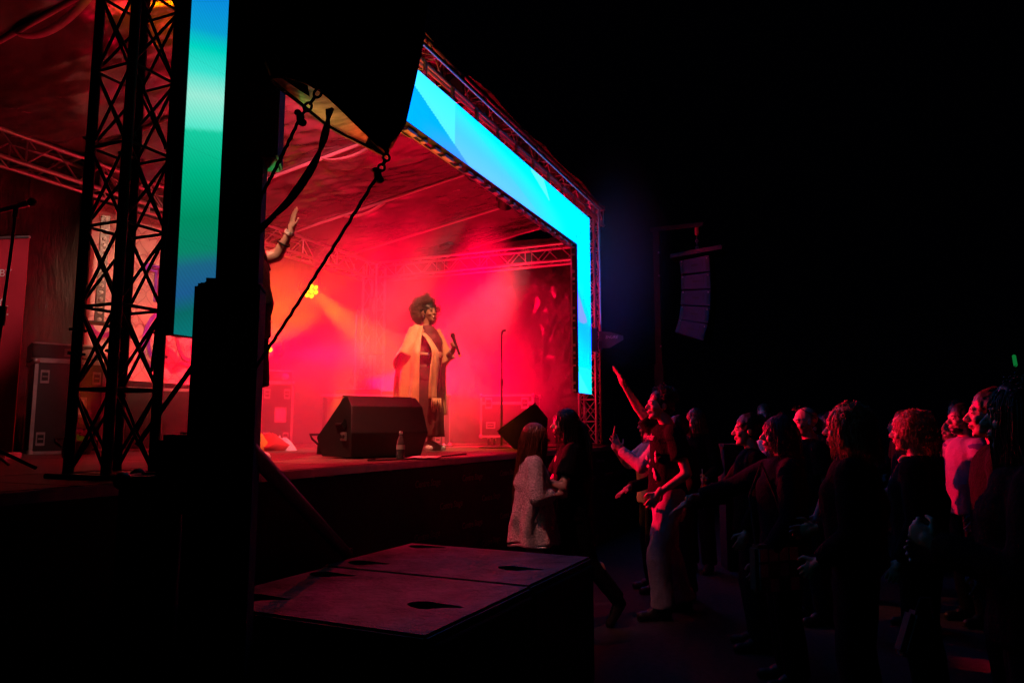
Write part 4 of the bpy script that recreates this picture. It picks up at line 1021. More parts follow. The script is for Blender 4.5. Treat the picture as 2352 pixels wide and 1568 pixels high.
    def skirt(s, m, z0, z1, r0, r1, folds=9, fa=.02, name='skirt', c=None, ry=.8, arc=(0, 2 * math.pi), thick=.004, seed=0.0, hemwave=0.0, rfun=None, cx=0.0, cy=0.0, n=96, nz=26):
        k = s.k; vs = []; fs = []
        for i in range(nz + 1):
            t = i / nz
            for q in range(n + 1):
                a = arc[0] + (arc[1] - arc[0]) * q / n
                z = (z0 + (z1 - z0) * t) * k - hemwave * t * math.sin(a * folds * .5 + seed)
                r = (r0 + (r1 - r0) * t) if rfun is None else rfun(t, a)
                r *= k
                r += fa * t * (math.sin(a * folds + 2.2 * mnoise.noise(V((a, t * 2, seed)))) + .8 * mnoise.noise(V((a * 2.2, t * 3, seed + 4)))) + .006 * mnoise.noise(V((a * 6, t * 9, seed)))
                vs.append(((cx + 0) * k + r * math.sin(a), cy * k + r * ry * math.cos(a), z))
        for i in range(nz):
            for q in range(n): a = i * (n + 1) + q; fs.append((a, a + 1, a + n + 2, a + n + 1))
        o = obj(name, MB().add(vs, fs), m, s.t, smooth=180); md = o.modifiers.new('s', 'SOLIDIFY'); md.thickness = thick; return o
    # ---- hair
    def scalp(s, m, g=.012, back=.0, amp=.006, name='hair', lowback=0.0, extra=None, nsc=26):
        k = s.k * 1.02; B = s.B; c = s.j['head']; mb = MB()
        def E(p, r): mb.ell(c + B @ V(p) * k, [q * k for q in r], basis(s.fwd, s.up), 16, 12)
        E((0, -.022, .036), (.074 + g, .090 + g, .084 + g)); E((0, -.05, -.005 - lowback * .5), (.066 + g, .058 + g, .07 + lowback))
        for e in (extra or []): E(*e)
        return obj(name, remesh(mb, .008, 1, amp, nsc, 5), m, s.t)
    def strands(s, m, n=240, length=.45, sweep=(0, -1, 0), wave=.0, r=.004, spread=.09, seed=1, name='hair_strands', fall=1.0, side=1.0, tuck=0.0, fmin=-.35):
        k = s.k * 1.02; B = s.B; c = s.j['head']; mb = MB(); rr = random.Random(seed); sw_ = V(sweep)
        for i in range(n):
            th = rr.uniform(0, 2 * math.pi); ph = rr.uniform(.02, 1.25)
            d = V((math.sin(th) * math.sin(ph), -math.cos(th) * math.sin(ph), math.cos(ph)))
            if d.y > .5 - fmin * 0 and d.z < .75: continue
            p = c + B @ V((d.x * .082, d.y * .098 - .02, d.z * .092 + .032)) * k
            o = B @ V((d.x, d.y - .15, 0)); o = o.normalized() if o.length > 1e-4 else B @ V((0, -1, 0))
            pts = [p]; L_ = length * rr.uniform(.75, 1.08); ns = 9; ph0 = rr.uniform(0, 6.28); q = p.copy()
            for kk in range(1, ns + 1):
                f = kk / ns
                tgt = o * (.05 * (1 - f) ** 2 * side) + B @ V((0, -.03, 0)) * f * .5 + sw_ * .03 * f
                dz = V((0, 0, -1)) * (L_ / ns) * (min(1, .25 + f * 1.6) * fall)
                q = q + dz + tgt * (L_ / ns) * 6 * (1 - f * .6)
                # keep out of the head
                lq = (B.transposed() @ (q - c)) / k; e = (lq.x / .088) ** 2 + ((lq.y + .015) / .104) ** 2 + ((lq.z - .02) / .1) ** 2
                if e < 1: lq = V((lq.x, lq.y + .015, lq.z - .02)) / math.sqrt(max(e, .05)); q = c + B @ (lq + V((0, -.015, .02))) * k
                w_ = V((math.sin(f * 14 + ph0), math.cos(f * 12 + ph0), 0)) * wave * f ** .5
                pts.append(q + w_)
            mb.tube(pts, [r * (1.1 - .85 * (x / ns) ** 1.5) * k for x in range(ns + 1)], 5)
        return obj(name, mb, m, s.t, smooth=180)
    def curls(s, m, n=420, vol=.06, size=.02, seed=2, zmin=-.6, cen=(0, -.03, .04), rad=(.1, .11, .1), name='curls', front=.55):
        k = s.k * 1.02; B = s.B; c = s.j['head']; mb = MB(); rr = random.Random(seed)
        for i in range(n):
            while True:
                d = V((rr.gauss(0, 1), rr.gauss(0, 1), rr.gauss(0, 1))).normalized()
                if d.z > zmin and not (d.y > front and d.z < .62): break
            u = rr.uniform(.35, 1) * vol * (1 + .55 * mnoise.noise(d * 2.6 + V((seed, 0, 0))))
            p = c + B @ V((d.x * (rad[0] + u) + cen[0], d.y * (rad[1] + u) + cen[1], d.z * (rad[2] + u) + cen[2])) * k
            a1 = V((rr.gauss(0, 1), rr.gauss(0, 1), rr.gauss(0, 1))).normalized(); a2 = a1.orthogonal().normalized(); a3 = a1.cross(a2); sz = size * rr.uniform(.6, 1.2) * k
            pts = [p + (a2 * math.cos(t) + a3 * math.sin(t)) * sz * (1 - .05 * t) + a1 * sz * .22 * t for t in np.linspace(0, 8, 13)]
            mb.tube(pts, .0026 * k, 4, caps=False)
        return obj(name, mb, m, s.t, smooth=180)
    def W(s, p): return s.t.matrix_world @ V(p)

M_skin = mat('skin_light', (0.55, 0.34, 0.26), 0.5, 0, 0.08, 14, 0.06, 120)
M_skin_dk = mat('skin_dark', (0.36, 0.18, 0.11), 0.42, 0, 0.1, 14, 0.06, 120)
M_eye = mat('eye', (0.03, 0.02, 0.02), 0.2, 0, 0.1); M_lip = mat('lips', (0.36, 0.13, 0.12), 0.4, 0, 0.1)
M_hairdk = mat('dark_hair', (0.014, 0.010, 0.008), 0.42, 0, 0.4, 30); M_hairbr = mat('brown_hair', (0.07, 0.035, 0.02), 0.42, 0, 0.4, 30)
M_hairred = mat('auburn_hair', (0.13, 0.03, 0.012), 0.38, 0, 0.4, 30); M_hairbl = mat('fair_hair', (0.32, 0.2, 0.1), 0.42, 0, 0.35, 30)
M_tee = mat('black_tee', (0.007, 0.006, 0.007), 0.9, 0, 0.25, 10, 0.35, 70, spec=0.1); M_dark = mat('dark_jacket', (0.005, 0.005, 0.006), 0.85, 0, 0.25, 10, 0.3, 60, spec=0.08)
M_jean = mat('light_jeans', (0.34, 0.33, 0.36), 0.85, 0, 0.2, 12, 0.35, 90); M_jeand = mat('dark_jeans', (0.012, 0.013, 0.02), 0.9, 0, 0.25, 12, 0.35, 90, spec=0.1)
M_lace = mat('white_lace', (0.74, 0.7, 0.66), 0.85, 0, 0.3, 70, 0.9, 85); M_print = mat('tee_print', (0.5, 0.42, 0.4), 0.7, 0, 0.35, 40)
M_shoeb = mat('black_shoe', (0.015, 0.015, 0.015), 0.5, 0, 0.2, 20); M_pinkj = mat('pale_pink_jacket', (0.7, 0.5, 0.55), 0.7, 0, 0.1, 10, 0.3, 40)
M_shawl = mat('gold_silk_shawl', (0.8, 0.45, 0.2), 0.5, 0, 0.18, 7, 0.35, 26, sheen=0.4); M_dress = mat('maroon_dress', (0.10, 0.018, 0.02), 0.7, 0, 0.3, 8, 0.35, 50)

Z0 = math.radians(23.4)            # facing the stage, i.e. towards the left of the picture
ZR = Z0 + math.pi                  # facing the audience

# ---------------------------------------------------------------- singer
S = Person('smiling singer in gold shawl and dark dress holding a microphone', (7.30, 4.22, ZD), R_(-185), 1.66, 1.2, M_skin_dk, True,
    J=dict(elR=(.27, -.09, 1.10), wrR=(.14, .16, 1.09), elL=(-.26, .08, 1.08), wrL=(-.14, .27, 1.16), head=(.0, .02, 1.605), neck=(0, -.015, 1.44)),
    hands=dict(R=dict(d=(-.65, .7, .05), n=(-.6, -.6, -.3), pose='relaxed'), L=dict(d=(.3, .55, .75), n=(.8, -.5, .1), pose='grip')), face=((.28, 1, .06), (0, -.08, 1)))
S.shirt(M_dress, .35, .012, hem=.8, name='dress_top')
S.skirt(M_dress, .98, .16, .19, .235, folds=7, fa=.012, name='dress_skirt', ry=.85)
# shawl: back and sides open at the front, wide sleeves, fringed front panels
def shawl_r(t, a):
    b = .175 + .10 * min(1, t * 3) + .03 * t
    return b * (1.18 if abs(math.sin(a)) > .6 else 1.0)
S.skirt(M_shawl, 1.43, .42, .2, .3, folds=11, fa=.034, name='shawl_back', arc=(R_(66), R_(285)), ry=.95, rfun=shawl_r, seed=3.0, cy=-.01, n=120, nz=40)
for sx, a0 in ((1, 42),):
    cxp = sx * .15; vs = []; fs = []; nz, nw = 40, 10
    for i in range(nz + 1):
        t = i / nz; z = (1.45 - .86 * t)
        yc = -.02 + .155 * smooth(0, .22, t) + .03 * t + .10 * smooth(.15, .4, t) * (1 - smooth(.4, 1.0, t) * .4)
        for q in range(nw + 1):
            u = q / nw - .5; x = cxp + u * (.12 + .06 * t) + .01 * math.sin(t * 7 + q)
            y = yc - abs(u) * .05 + .014 * math.sin(q * 1.9 + t * 5) * t
            vs.append((x * S.k, y * S.k, z * S.k))
    for i in range(nz):
        for q in range(nw): a = i * (nw + 1) + q; fs.append((a, a + 1, a + nw + 2, a + nw + 1))
    o = obj('shawl_panel', MB().add(vs, fs), M_shawl, S.t, smooth=180); md = o.modifiers.new('s', 'SOLIDIFY'); md.thickness = .004
    fr = MB(); rr = random.Random(4 + sx)
    for q in range(26):
        x = (cxp + (q / 25 - .5) * .18) * S.k; y = (.245) * S.k; z = .595 * S.k; L_ = rr.uniform(.1, .16)
        fr.tube([(x, y, z), (x + rr.uniform(-.01, .01), y + rr.uniform(-.01, .015), z - L_ * .5), (x + rr.uniform(-.02, .02), y + rr.uniform(-.015, .015), z - L_)], [.003, .0025, .001], 4)
    obj('fringe', fr, M_shawl, o, smooth=180)
for S_ in 'RL':
    a, e = S.j['sh' + S_], S.j['el' + S_]; mb = MB(); n = 22; vs = []; fs = []
    d = (e - a).normalized(); side = V((1 if S_ == 'R' else -1, 0, 0)); fwv = d.cross(side).normalized(); sv = fwv.cross(d)
    for i in range(15):
        t = i / 14; c = (a + V((0, 0, .03))).lerp(e + d * .04, t); R0 = .075 + .04 * t
        for q in range(n):
            an = 2 * math.pi * q / n; drop = max(0, -(fwv * math.cos(an) + sv * math.sin(an)).y) * .16 * t ** 1.4
            w = R0 * (1 + .06 * math.sin(an * 5 + t * 4))
            vs.append(c + fwv * math.cos(an) * w + sv * math.sin(an) * w + V((0, -drop * .3, -drop)))
    for i in range(14):
        for q in range(n): b0 = i * n + q; b1 = i * n + (q + 1) % n; fs.append((b0, b1, b1 + n, b0 + n))
    o = obj('shawl_sleeve', MB().add(vs, fs), M_shawl, S.t, smooth=180); md = o.modifiers.new('s', 'SOLIDIFY'); md.thickness = .004
    obj('bracelet', MB().lathe(S.j['wr' + S_] + (S.j['el' + S_] - S.j['wr' + S_]) * .1, [(.032, -.01), (.038, -.005), (.038, .005), (.032, .01)], S.j['wr' + S_] - S.j['el' + S_], 14, caps=False), mat('blue_beads', (0.18, 0.12, 0.4), 0.3, 0, 0.3, 60) if S_ == 'R' else M_steel, S.t)
for ch in list(S.t.children):
    if ch.name.split('.')[0] in ('eye', 'eyebrow'): bpy.data.objects.remove(ch)
for sx in (-1, 1):       # eyes closed in a smile
    obj('closed_eyelid', MB().tube([S.j['head'] + S.B @ V((sx * x, y, z)) * S.k * 1.02 for x, y, z in ((.019, .0885, .002), (.031, .0885, .007), (.043, .081, .002))], .0016, 5), M_hairdk, S.t)
    obj('eyebrow', MB().tube([S.j['head'] + S.B @ V((sx * x, y, z)) * S.k * 1.02 for x, y, z in ((.017, .092, .026), (.032, .089, .031), (.047, .075, .026))], .0018, 5), M_hairdk, S.t)
S.shoes(M_white, .006, M_strap)
S.scalp(M_hairdk, .01, amp=.008, lowback=.02)
S.curls(mat('singer_curls', (0.2, 0.07, 0.045), 0.5, 0, 0.3, 30), 900, .10, .024, zmin=-.85, cen=(0, -.065, .03), rad=(.07, .075, .07), front=.42)
obj('teeth', MB().ell(S.j['head'] + S.B @ V((0, .0985, -.0585)) * S.k, (.016, .004, .004), S.B), M_white, S.t)
for sx in (-1, 1): obj('earring', MB().lathe(S.j['head'] + S.B @ V((sx * .083, -.005, -.05)) * S.k, [(.012, 0), (.015, .002), (.012, .004)], (1, 0, 0), 12), M_steel, S.t)
bpy.context.view_layer.update()
g_ = thing('sunglasses', 'sunglasses pushed up on the singer hair', 'sunglasses', S.W(S.j['head'] + S.B @ V((0, .0, .168)) * S.k), R_(-200)); g_.scale = (.8, .8, .8)
for sx in (-1, 1):
    obj('lens', MB().lathe((sx * .034, 0, 0), [(.001, 0), (.026, .001), (.026, .004), (.001, .005)], (0, .6, .8), 14), M_blk, g_)
    obj('temple', MB().tube([(sx * .06, 0, 0), (sx * .08, -.05, -.02), (sx * .08, -.11, -.04)], .003, 5), M_blk, g_)
mp = S.W(S.j['wrL'] + V((.03, .06, .07)) * S.k)
mic = thing('microphone', 'dark handheld microphone held by the singer', 'microphone', mp, R_(-185))
md_ = V((.05, -.35, .93)).normalized()
obj('handle', MB().tube([-md_ * .13, -md_ * .05, md_ * .06, md_ * .085], [.013, .015, .018, .022], 14), M_blkmetal, mic)
obj('grille_ball', MB().ell(md_ * .11, (.027, .027, .03)), M_grille, mic); obj('tail', MB().tube([-md_ * .135, -md_ * .155], .0145, 10), mat('gold_tail', (0.6, 0.45, 0.1), 0.4, 0.5), mic)

# ---------------------------------------------------------------- interpreter half hidden by the mast
I = Person('interpreter in black tee raising one bare arm beside the black mast', (4.20, 4.02, ZD), R_(-167), 1.83, 1.42, M_skin, False,
    J=dict(elL=(-.25, .11, 1.49), wrL=(-.2, .24, 1.66), shL=(-.175, -.05, 1.43), elR=(.26, -.05, 1.1), wrR=(.2, .12, .95)),
    hands=dict(L=dict(d=(.04, .16, 1), n=(-.75, .6, 0), pose='flat'), R=dict(pose='relaxed')), face=((0, 1, .1),), hv=.004)
I.shirt(M_tee, .6, .02, hem=.84); I.trousers(M_dark, .5, .03, name='shorts', wide=.02); I.shoes(M_white, .008, M_white); I.scalp(M_hairbr, .008)
for q, mm in ((.06, M_strap), (.1, M_white), (.135, M_label), (.52, M_blk)):
    p_ = I.j['wrL'].lerp(I.j['elL'], q); rr_ = .033 + .03 * q
    obj('wristband', MB().lathe(p_, [(rr_, -.008), (rr_ + .005, -.004), (rr_ + .005, .004), (rr_, .008)], I.j['elL'] - I.j['wrL'], 18, caps=False), mm, I.t)
bpy.context.view_layer.update()
for i in range(8):
    z = 1.36 - i * .045; w_ = .2 if i > 3 else .12
    obj('tee_print', MB().box((.0, .145 + .006 * i, z), (w_, .012, .012 if i > 2 else .03)), M_print, I.t)

# ---------------------------------------------------------------- man with raised arm
A = Person('man in black printed tee and pale jeans raising his arm', (6.30, 1.30, 0), Z0 + .12, 1.83, 1.0, M_skin, False,
    J=dict(shR=(.155, .03, 1.40), elR=(.17, .17, 1.58), wrR=(.13, .30, 1.775), elL=(-.25, -.07, 1.08), wrL=(-.17, .13, .93), head=(0, .045, 1.60), knL=(-.11, .12, .49), anL=(-.13, .10, .085), toL=(-.14, .27, .03), knR=(.10, -.02, .48), anR=(.11, -.15, .085), toR=(.13, .02, .03)),
    hands=dict(R=dict(d=(-.02, .5, .9), n=(0, .8, -.45), pose='flat'), L=dict(d=(.2, .5, -.8), n=(.9, -.2, 0), pose='relaxed')), face=((-.05, 1, .06),), hv=.0042)
A.shirt(M_tee, .62, .02, hem=.86, flare=.01); A.trousers(M_jean, 1.0, .019, wide=.024, amp=.011); A.shoes(M_shoeb, sole=M_shoeb); A.scalp(M_hairdk, .010, amp=.006)
A.curls(M_hairdk, 260, .018, .016, zmin=-.1, cen=(0, -.03, .05), rad=(.08, .085, .08), front=.45)
text_obj('tee_print', 'Wonder', .085, M_print, A.t, frame((.13, .165, 1.43), (-1, 0, 0), (0, -.1, 1)), .001, shear=.3)
rr = random.Random(9)
for i in range(16):
    obj('tee_print', MB().ell((rr.uniform(-.12, .12), .142 - .02 * abs(rr.random()), rr.uniform(1.12, 1.34)), (rr.uniform(.012, .03), .006, rr.uniform(.015, .035))), M_print, A.t)
obj('belt', MB().lathe((0, 0, .985 * A.k), [(.172, 0), (.176, .018), (.172, .036)], n=24, caps=False), M_blk, A.t).scale = (1, .8, 1)

# ---------------------------------------------------------------- woman in black and girl in lace, embracing
Wm = Person('woman in black with dark ponytail holding the girl by the shoulder', (5.72, 1.93, 0), Z0 + .05, 1.66, 1.02, M_skin, True,
    J=dict(neck=(0, .03, 1.43), head=(0, .075, 1.60), chest=(0, .01, 1.27), elL=(-.23, .12, 1.1), wrL=(-.17, .34, 1.17), elR=(.24, .15, 1.1), wrR=(.12, .36, 1.12), shL=(-.15, .03, 1.375), shR=(.15, .03, 1.375),
           knR=(.09, .12, .48), anR=(.09, .1, .085), toR=(.1, .26, .03), knL=(-.1, -.1, .5), anL=(-.11, -.34, .2), toL=(-.11, -.26, .03)),
    hands=dict(L=dict(d=(.1, .95, .2), n=(.6, .1, -.8), pose='relaxed'), R=dict(d=(-.3, .9, 0), n=(-.9, -.3, 0), pose='relaxed')), face=((-.06, 1, -.02),), hv=.0042)
Wm.shirt(M_tee, .7, .02, hem=.82); Wm.trousers(M_dark, .98, .012); Wm.shoes(M_shoeb, sole=M_shoeb); Wm.scalp(M_hairdk, .006, amp=.003)
Wm.strands(M_hairdk, 300, .42, (0, -1, 0), .006, .005, seed=3, side=.6)
mb = MB(); c = Wm.j['head'] + V((0, -.1, .0))
for i in range(60):
    a = random.uniform(-1, 1); p0_ = c + V((random.uniform(-.03, .03), random.uniform(-.02, .02), random.uniform(-.02, .03)))
    mb.tube([p0_, p0_ + V((a * .03, -.06, -.05)), p0_ + V((a * .07, -.09, -.2)), p0_ + V((a * .09, -.07 + random.uniform(-.03, .03), -.42 * random.uniform(.8, 1.1)))], [.006, .009, .008, .002], 5)
obj('ponytail', mb, M_hairdk, Wm.t, smooth=180)
obj('earring', MB().lathe(Wm.j['head'] + V((-.08, 0, -.045)), [(.007, 0), (.009, .002), (.007, .004)], (1, 0, 0), 10), M_steel, Wm.t)
for q in (.12, .2): obj('bracelet', MB().lathe(Wm.j['wrL'].lerp(Wm.j['elL'], q), [(.031, -.004), (.035, 0), (.031, .004)], Wm.j['elL'] - Wm.j['wrL'], 16, caps=False), M_steel, Wm.t)
obj('tee_print', MB().ell((0.05, .14, 1.26), (.03, .012, .05)), M_print, Wm.t)

G = Person('girl with long auburn hair in white lace dress, seen from behind', (5.42, 2.17, 0), R_(-60 - 90), 1.55, .95, M_skin, True,
    J=dict(elR=(.24, .0, 1.1), wrR=(.12, .2, 1.12), elL=(-.22, .05, 1.12), wrL=(-.1, .22, 1.14), head=(.02, .03, 1.595)), hands=dict(R=dict(pose='relaxed')), face=((.0, 1, .0), (-.12, 0, 1)))
G.shirt(M_lace, 1.72, .02, hem=.9, name='dress_top', amp=.008)
G.skirt(M_lace, 1.22, .72, .165, .235, folds=7, fa=.034, name='dress_skirt', hemwave=.012, seed=2.0, ry=.86)
fr = MB()
for i in range(140):
    a = 2 * math.pi * i / 140; r = .233 * G.k + .02 * math.sin(a * 7)
    fr.ell((r * math.sin(a), r * .86 * math.cos(a), 0.72 * G.k - .008 - .008 * math.sin(a * 4 + 2)), (.009, .009, .012), nu=6, nv=4)
obj('lace_edge', fr, M_lace, G.t, smooth=180)
G.shoes(M_shoeb); G.scalp(M_hairred, .008, amp=.004)
G.strands(M_hairred, 520, .66, (-.5, -1.0, 0), .010, .0052, seed=5, side=.7)

# ---------------------------------------------------------------- the crowd
def crowd(label, px_loc, rot, H, fem=False, bulk=1.0, top=None, bottom=None, sleeve=.6, J=None, hands=None, face=None, hair='short', hm=None, skin=None, hairlen=.4, hem=.84, shoes=True):
    p = Person(label, (px_loc[0], px_loc[1], 0), rot, H, bulk, skin or M_skin, fem, J=J, hands=hands, face=face, group='people in the crowd')
    p.shirt(top or M_tee, sleeve, .02, hem=hem); p.trousers(bottom or M_jeand, 1.0, .018, wide=.01)
    if shoes: p.shoes(M_shoeb)
    hm = hm or M_hairdk
    if hair == 'short': p.scalp(hm, .012)
    elif hair == 'long': p.scalp(hm, .01); p.strands(hm, 480, hairlen, (0, -1, 0), .008, .0040, seed=len(label))
    elif hair == 'curly': p.scalp(hm, .012); p.strands(hm, 900, hairlen, (0, -1, 0), .011, .0030, seed=len(label), side=1.5); p.curls(hm, 260, .016, .013, zmin=-.3, cen=(0, -.03, .03), rad=(.085, .09, .085), seed=len(label))
    return p
# clapping person in pale pink jacket just behind the man
C1 = crowd('clapping person in pale pink hooded jacket behind the man with raised arm', (7.15, 1.62), Z0 + .1, 1.66, True, 1.0, M_pinkj, M_jeand, 1.95,
    J=dict(elL=(-.2, .16, 1.2), wrL=(-.03, .33, 1.36), elR=(.2, .18, 1.22), wrR=(.05, .36, 1.42)), hands=dict(L=dict(d=(.25, .35, .85), n=(.9, .1, -.2), pose='spread'), R=dict(d=(-.15, .1, 1), n=(-.3, -.9, 0), pose='spread')), hair='long', hm=M_hairbr)
obj('hood', remesh(MB().ell(C1.j['neck'] + V((0, -.05, .05)), (.1, .08, .09)).ell(C1.j['head'] + V((0, -.04, .02)), (.1, .105, .125)), .01, 2, .004), M_pinkj, C1.t)
C2 = crowd('person in dark sleeves stretching one hand low behind the raised-arm man', (6.95, 1.32), Z0 + .25, 1.62, False, 1.0, M_dark, M_jeand, 1.9,
    J=dict(elR=(.2, .2, 1.08), wrR=(.14, .48, .95 + .08)), hands=dict(R=dict(d=(-.1, .8, -.45), n=(0, -.4, -.9), pose='spread')))
C3 = crowd('person with long brown hair and dark jacket holding a small flag', (8.3, 1.38), Z0 + .9, 1.72, True, 1.0, M_dark, M_jeand, 1.9, J=dict(elL=(-.24, .02, 1.08), wrL=(-.2, .24, .98), ), hands=dict(L=dict(d=(0, 1, -.1), n=(1, 0, 0), pose='grip')), hair='long', hm=M_hairbr, hairlen=.5)
C4 = crowd('woman with long dark hair in white top holding a plush toy', (9.6, .83), Z0 + 1.05, 1.68, True, 1.0, M_white, M_jeand, .4, J=dict(elL=(-.24, .05, 1.08), wrL=(-.08, .28, 1.14), elR=(.24, .05, 1.08), wrR=(.08, .28, 1.12), head=(0, .02, 1.6)), hands=dict(L=dict(d=(.5, .8, .1), n=(.7, -.6, 0), pose='relaxed'), R=dict(d=(-.5, .8, .1), n=(-.7, -.6, 0), pose='relaxed')), hair='long', hm=M_hairbr, face=((-.1, 1, .06),))
C5 = crowd('taller head just behind the woman with the plush toy', (10.55, .84), Z0 + .9, 1.83, False, hair='short', hm=M_hairbr)
C6 = crowd('dark figure reaching one arm out towards the stage', (4.9, .30), Z0 - .1, 1.58, True, 1.05, mat('navy_sweater', (0.009, 0.008, 0.02), 0.9, 0, 0.2, 10, 0.3, 60, spec=.08), M_dark, 1.95, J=dict(shR=(.15, .05, 1.36), elR=(.22, .28, 1.24), wrR=(.2, .52, 1.17), elL=(-.25, .02, 1.08), wrL=(-.2, .20, .80)), hands=dict(R=dict(d=(0, 1, -.15), n=(-.5, 0, -.8), pose='fist'), L=dict(d=(.1, .4, -.9), n=(1, 0, 0), pose='relaxed')), hair='long', hm=mat('dyed_dark_hair', (0.03, 0.025, 0.06), 0.45, 0, 0.3, 30), hairlen=.3)
C7 = crowd('bald man with glasses pushed up on his head', (6.55, .19), Z0 + .1, 1.68, False, 1.1, M_dark, M_jeand, .7, hair='none', face=((0, 1, -.12),))
bpy.context.view_layer.update()
gl = thing('glasses', 'glasses pushed up on the bald man head', 'glasses', C7.W(C7.j['head'] + V((0, .045, .112))), Z0 + .1)
for sx in (-1, 1):
    obj('lens', MB().lathe((sx * .034, .03, 0), [(.024, 0), (.026, .002), (.024, .004)], (0, .8, .6), 14, caps=False), M_blk, gl); obj('temple', MB().tube([(sx * .06, .03, 0), (sx * .08, -.05, -.05), (sx * .08, -.1, -.09)], .003, 5), M_blk, gl)
C8 = crowd('person holding up a phone, left of the two phone holders', (9.75, .02), Z0 + .5, 1.70, True, J=dict(elL=(-.22, .12, 1.25), wrL=(-.12, .3, 1.52), elR=(.22, .12, 1.2), wrR=(.1, .3, 1.48)), hands=dict(L=dict(d=(.1, .1, 1), n=(.9, -.3, 0), pose='relaxed'), R=dict(d=(-.1, .1, 1), n=(-.9, -.3, 0), pose='relaxed')), hair='long', sleeve=1.9, top=M_dark)
C9 = crowd('person holding up a phone, right of the two phone holders', (9.9, -.27), Z0 + .3, 1.66, False, J=dict(elL=(-.22, .14, 1.3), wrL=(-.08, .3, 1.56), elR=(.22, .12, 1.25), wrR=(.06, .32, 1.54)), hands=dict(L=dict(d=(.1, .1, 1), n=(.9, -.3, 0), pose='relaxed'), R=dict(d=(-.1, .1, 1), n=(-.9, -.3, 0), pose='relaxed')), sleeve=1.9, top=M_dark)
C10 = crowd('woman with wavy fair hair and jeans, seen from behind on the right', (4.1, -.08), Z0 - .55, 1.62, True, 1.05, M_dark, M_jeand, 1.95, J=dict(elL=(-.24, -.02, 1.08), wrL=(-.2, .15, .93), elR=(.23, 0, 1.1), wrR=(.16, .22, 1.05)), hair='curly', hm=M_hairbl, hairlen=.3, hem=.9)
C11 = crowd('far man in profile between the fair-haired women', (9.2, -.72), Z0 + .05, 1.70, False, hm=M_hairbr)
C12 = crowd('person with loose fair curls and warm scarf, seen from behind', (4.75, -.42), Z0 - .65, 1.60, True, 1.05, M_dark, M_dark, 1.95, hair='curly', hm=M_hairbl, hairlen=.24)
obj('scarf', remesh(MB().lathe((0, 0, 0), [(.09, -.03), (.11, 0), (.09, .03), (.06, 0)], n=16, caps=False).ell((0, .06, -.02), (.05, .04, .05)), .012, 2, .006), mat('rust_scarf', (0.5, 0.22, 0.12), 0.8, 0, 0.2, 12), C12.t, loc=C12.j['neck'])
C13 = crowd('bearded man in pale raglan shirt watching the stage', (7.0, -.98), Z0 + .0, 1.70, False, 1.05, mat('raglan_body', (0.28, 0.2, 0.3), 0.8, 0, 0.1, 12, .3, 60), M_jeand, .3, hm=M_hairdk)
for S_ in 'RL':
    _sl = MB().tube([C13.j['sh' + S_] + V((0, 0, .03)), C13.j['sh' + S_].lerp(C13.j['el' + S_], .85)], [.08, .066], 14)
    obj('raglan_sleeve', remesh(_sl, .012, 2, .004), mat('blue_sleeve', (0.06, 0.07, 0.2), 0.8, 0, 0.2, 12, .3, 60), C13.t)
obj('beard', remesh(MB().ell(C13.j['head'] + V((0, .045, -.085)), (.05, .048, .038)), .008, 1, .006, 30), M_hairdk, C13.t)
C14 = crowd('far head behind the bearded man', (10.0, -1.68), Z0 + .4, 1.76, False, hm=M_hairdk)
C15 = crowd('large dark woman close by at the right edge', (2.98, -.60), Z0 - .5, 1.66, True, 1.15, M_dark, M_dark, 1.95, J=dict(elL=(-.25, .05, 1.08), wrL=(-.08, .3, 1.16), elR=(.25, .05, 1.1), wrR=(.1, .28, 1.1)), hands=dict(L=dict(d=(.3, .7, .5), n=(.8, -.4, 0), pose='grip'), R=dict(d=(-.3, .8, .1), n=(-.8, -.4, 0), pose='relaxed')), hair='curly', hm=mat('dark_red_hair', (0.05, 0.015, 0.01), 0.45, 0, 0.3, 30), hairlen=.5)
C16 = crowd('shadowy person in grey hoodie at the lower right corner', (2.35, -.70), Z0 - .5, 1.40, False, 1.1, mat('grey_hoodie', (0.08, 0.08, 0.11), 0.85, 0, 0.2, 10, .3, 60), M_dark, 1.95)
bpy.context.view_layer.update()

# more of the crowd, farther back: copies of the figures above
extras = [(C11, 4.3, -.74, -.5, 'dark back of a head next to the large woman'), (C2, 5.6, .55, -.2, 'dark figure behind the reaching figure'), (C7, 6.6, -.55, -.2, 'bald onlooker behind the scarf wearer'),
          (C3, 11.9, 1.0, .1, 'long-haired onlooker far behind the long-haired flag holder'), (C5, 12.9, .75, .2, 'short-haired onlooker far behind the plush toy'), (C8, 11.8, .1, -.3, 'onlooker far behind the phone holders with lifted hands'), (C9, 8.55, .2, .1, 'onlooker with lifted hands just behind the bald man'),
          (C11, 12.9, -.9, .0, 'farthest onlooker above the two fair-haired women'), (C2, 10.8, -.85, .1, 'dark-sleeved onlooker behind the far man in profile'), (C5, 11.9, -1.6, .2, 'tall onlooker in the gap left of the bearded man'), (C11, 8.1, -1.3, -.1, 'onlooker directly left of the bearded man'),
          (C14, 10.9, -2.3, .1, 'onlooker far right behind the bearded man'), (C8, 8.7, -2.0, .0, 'onlooker with lifted hands right of the bearded man'), (C11, 5.4, -1.1, -.2, 'nearest onlooker between the scarf wearer and large woman'), (C14, 7.55, -.12, .3, 'onlooker close behind the fair-haired woman in jeans'),
          (C12, 10.85, 1.15, .2, 'fair-haired onlooker behind the red drink can'), (C13, 6.1, -1.55, .1, 'pale-shirted onlooker hidden behind the large woman'), (C4, 13.6, .2, -.2, 'white-topped onlooker at the very back of the crowd'), (C10, 9.3, -1.2, .1, 'curly-haired onlooker behind the scarf wearer'), (C1, 12.2, -.45, .0, 'pale-jacketed onlooker with raised hands at the very back')]
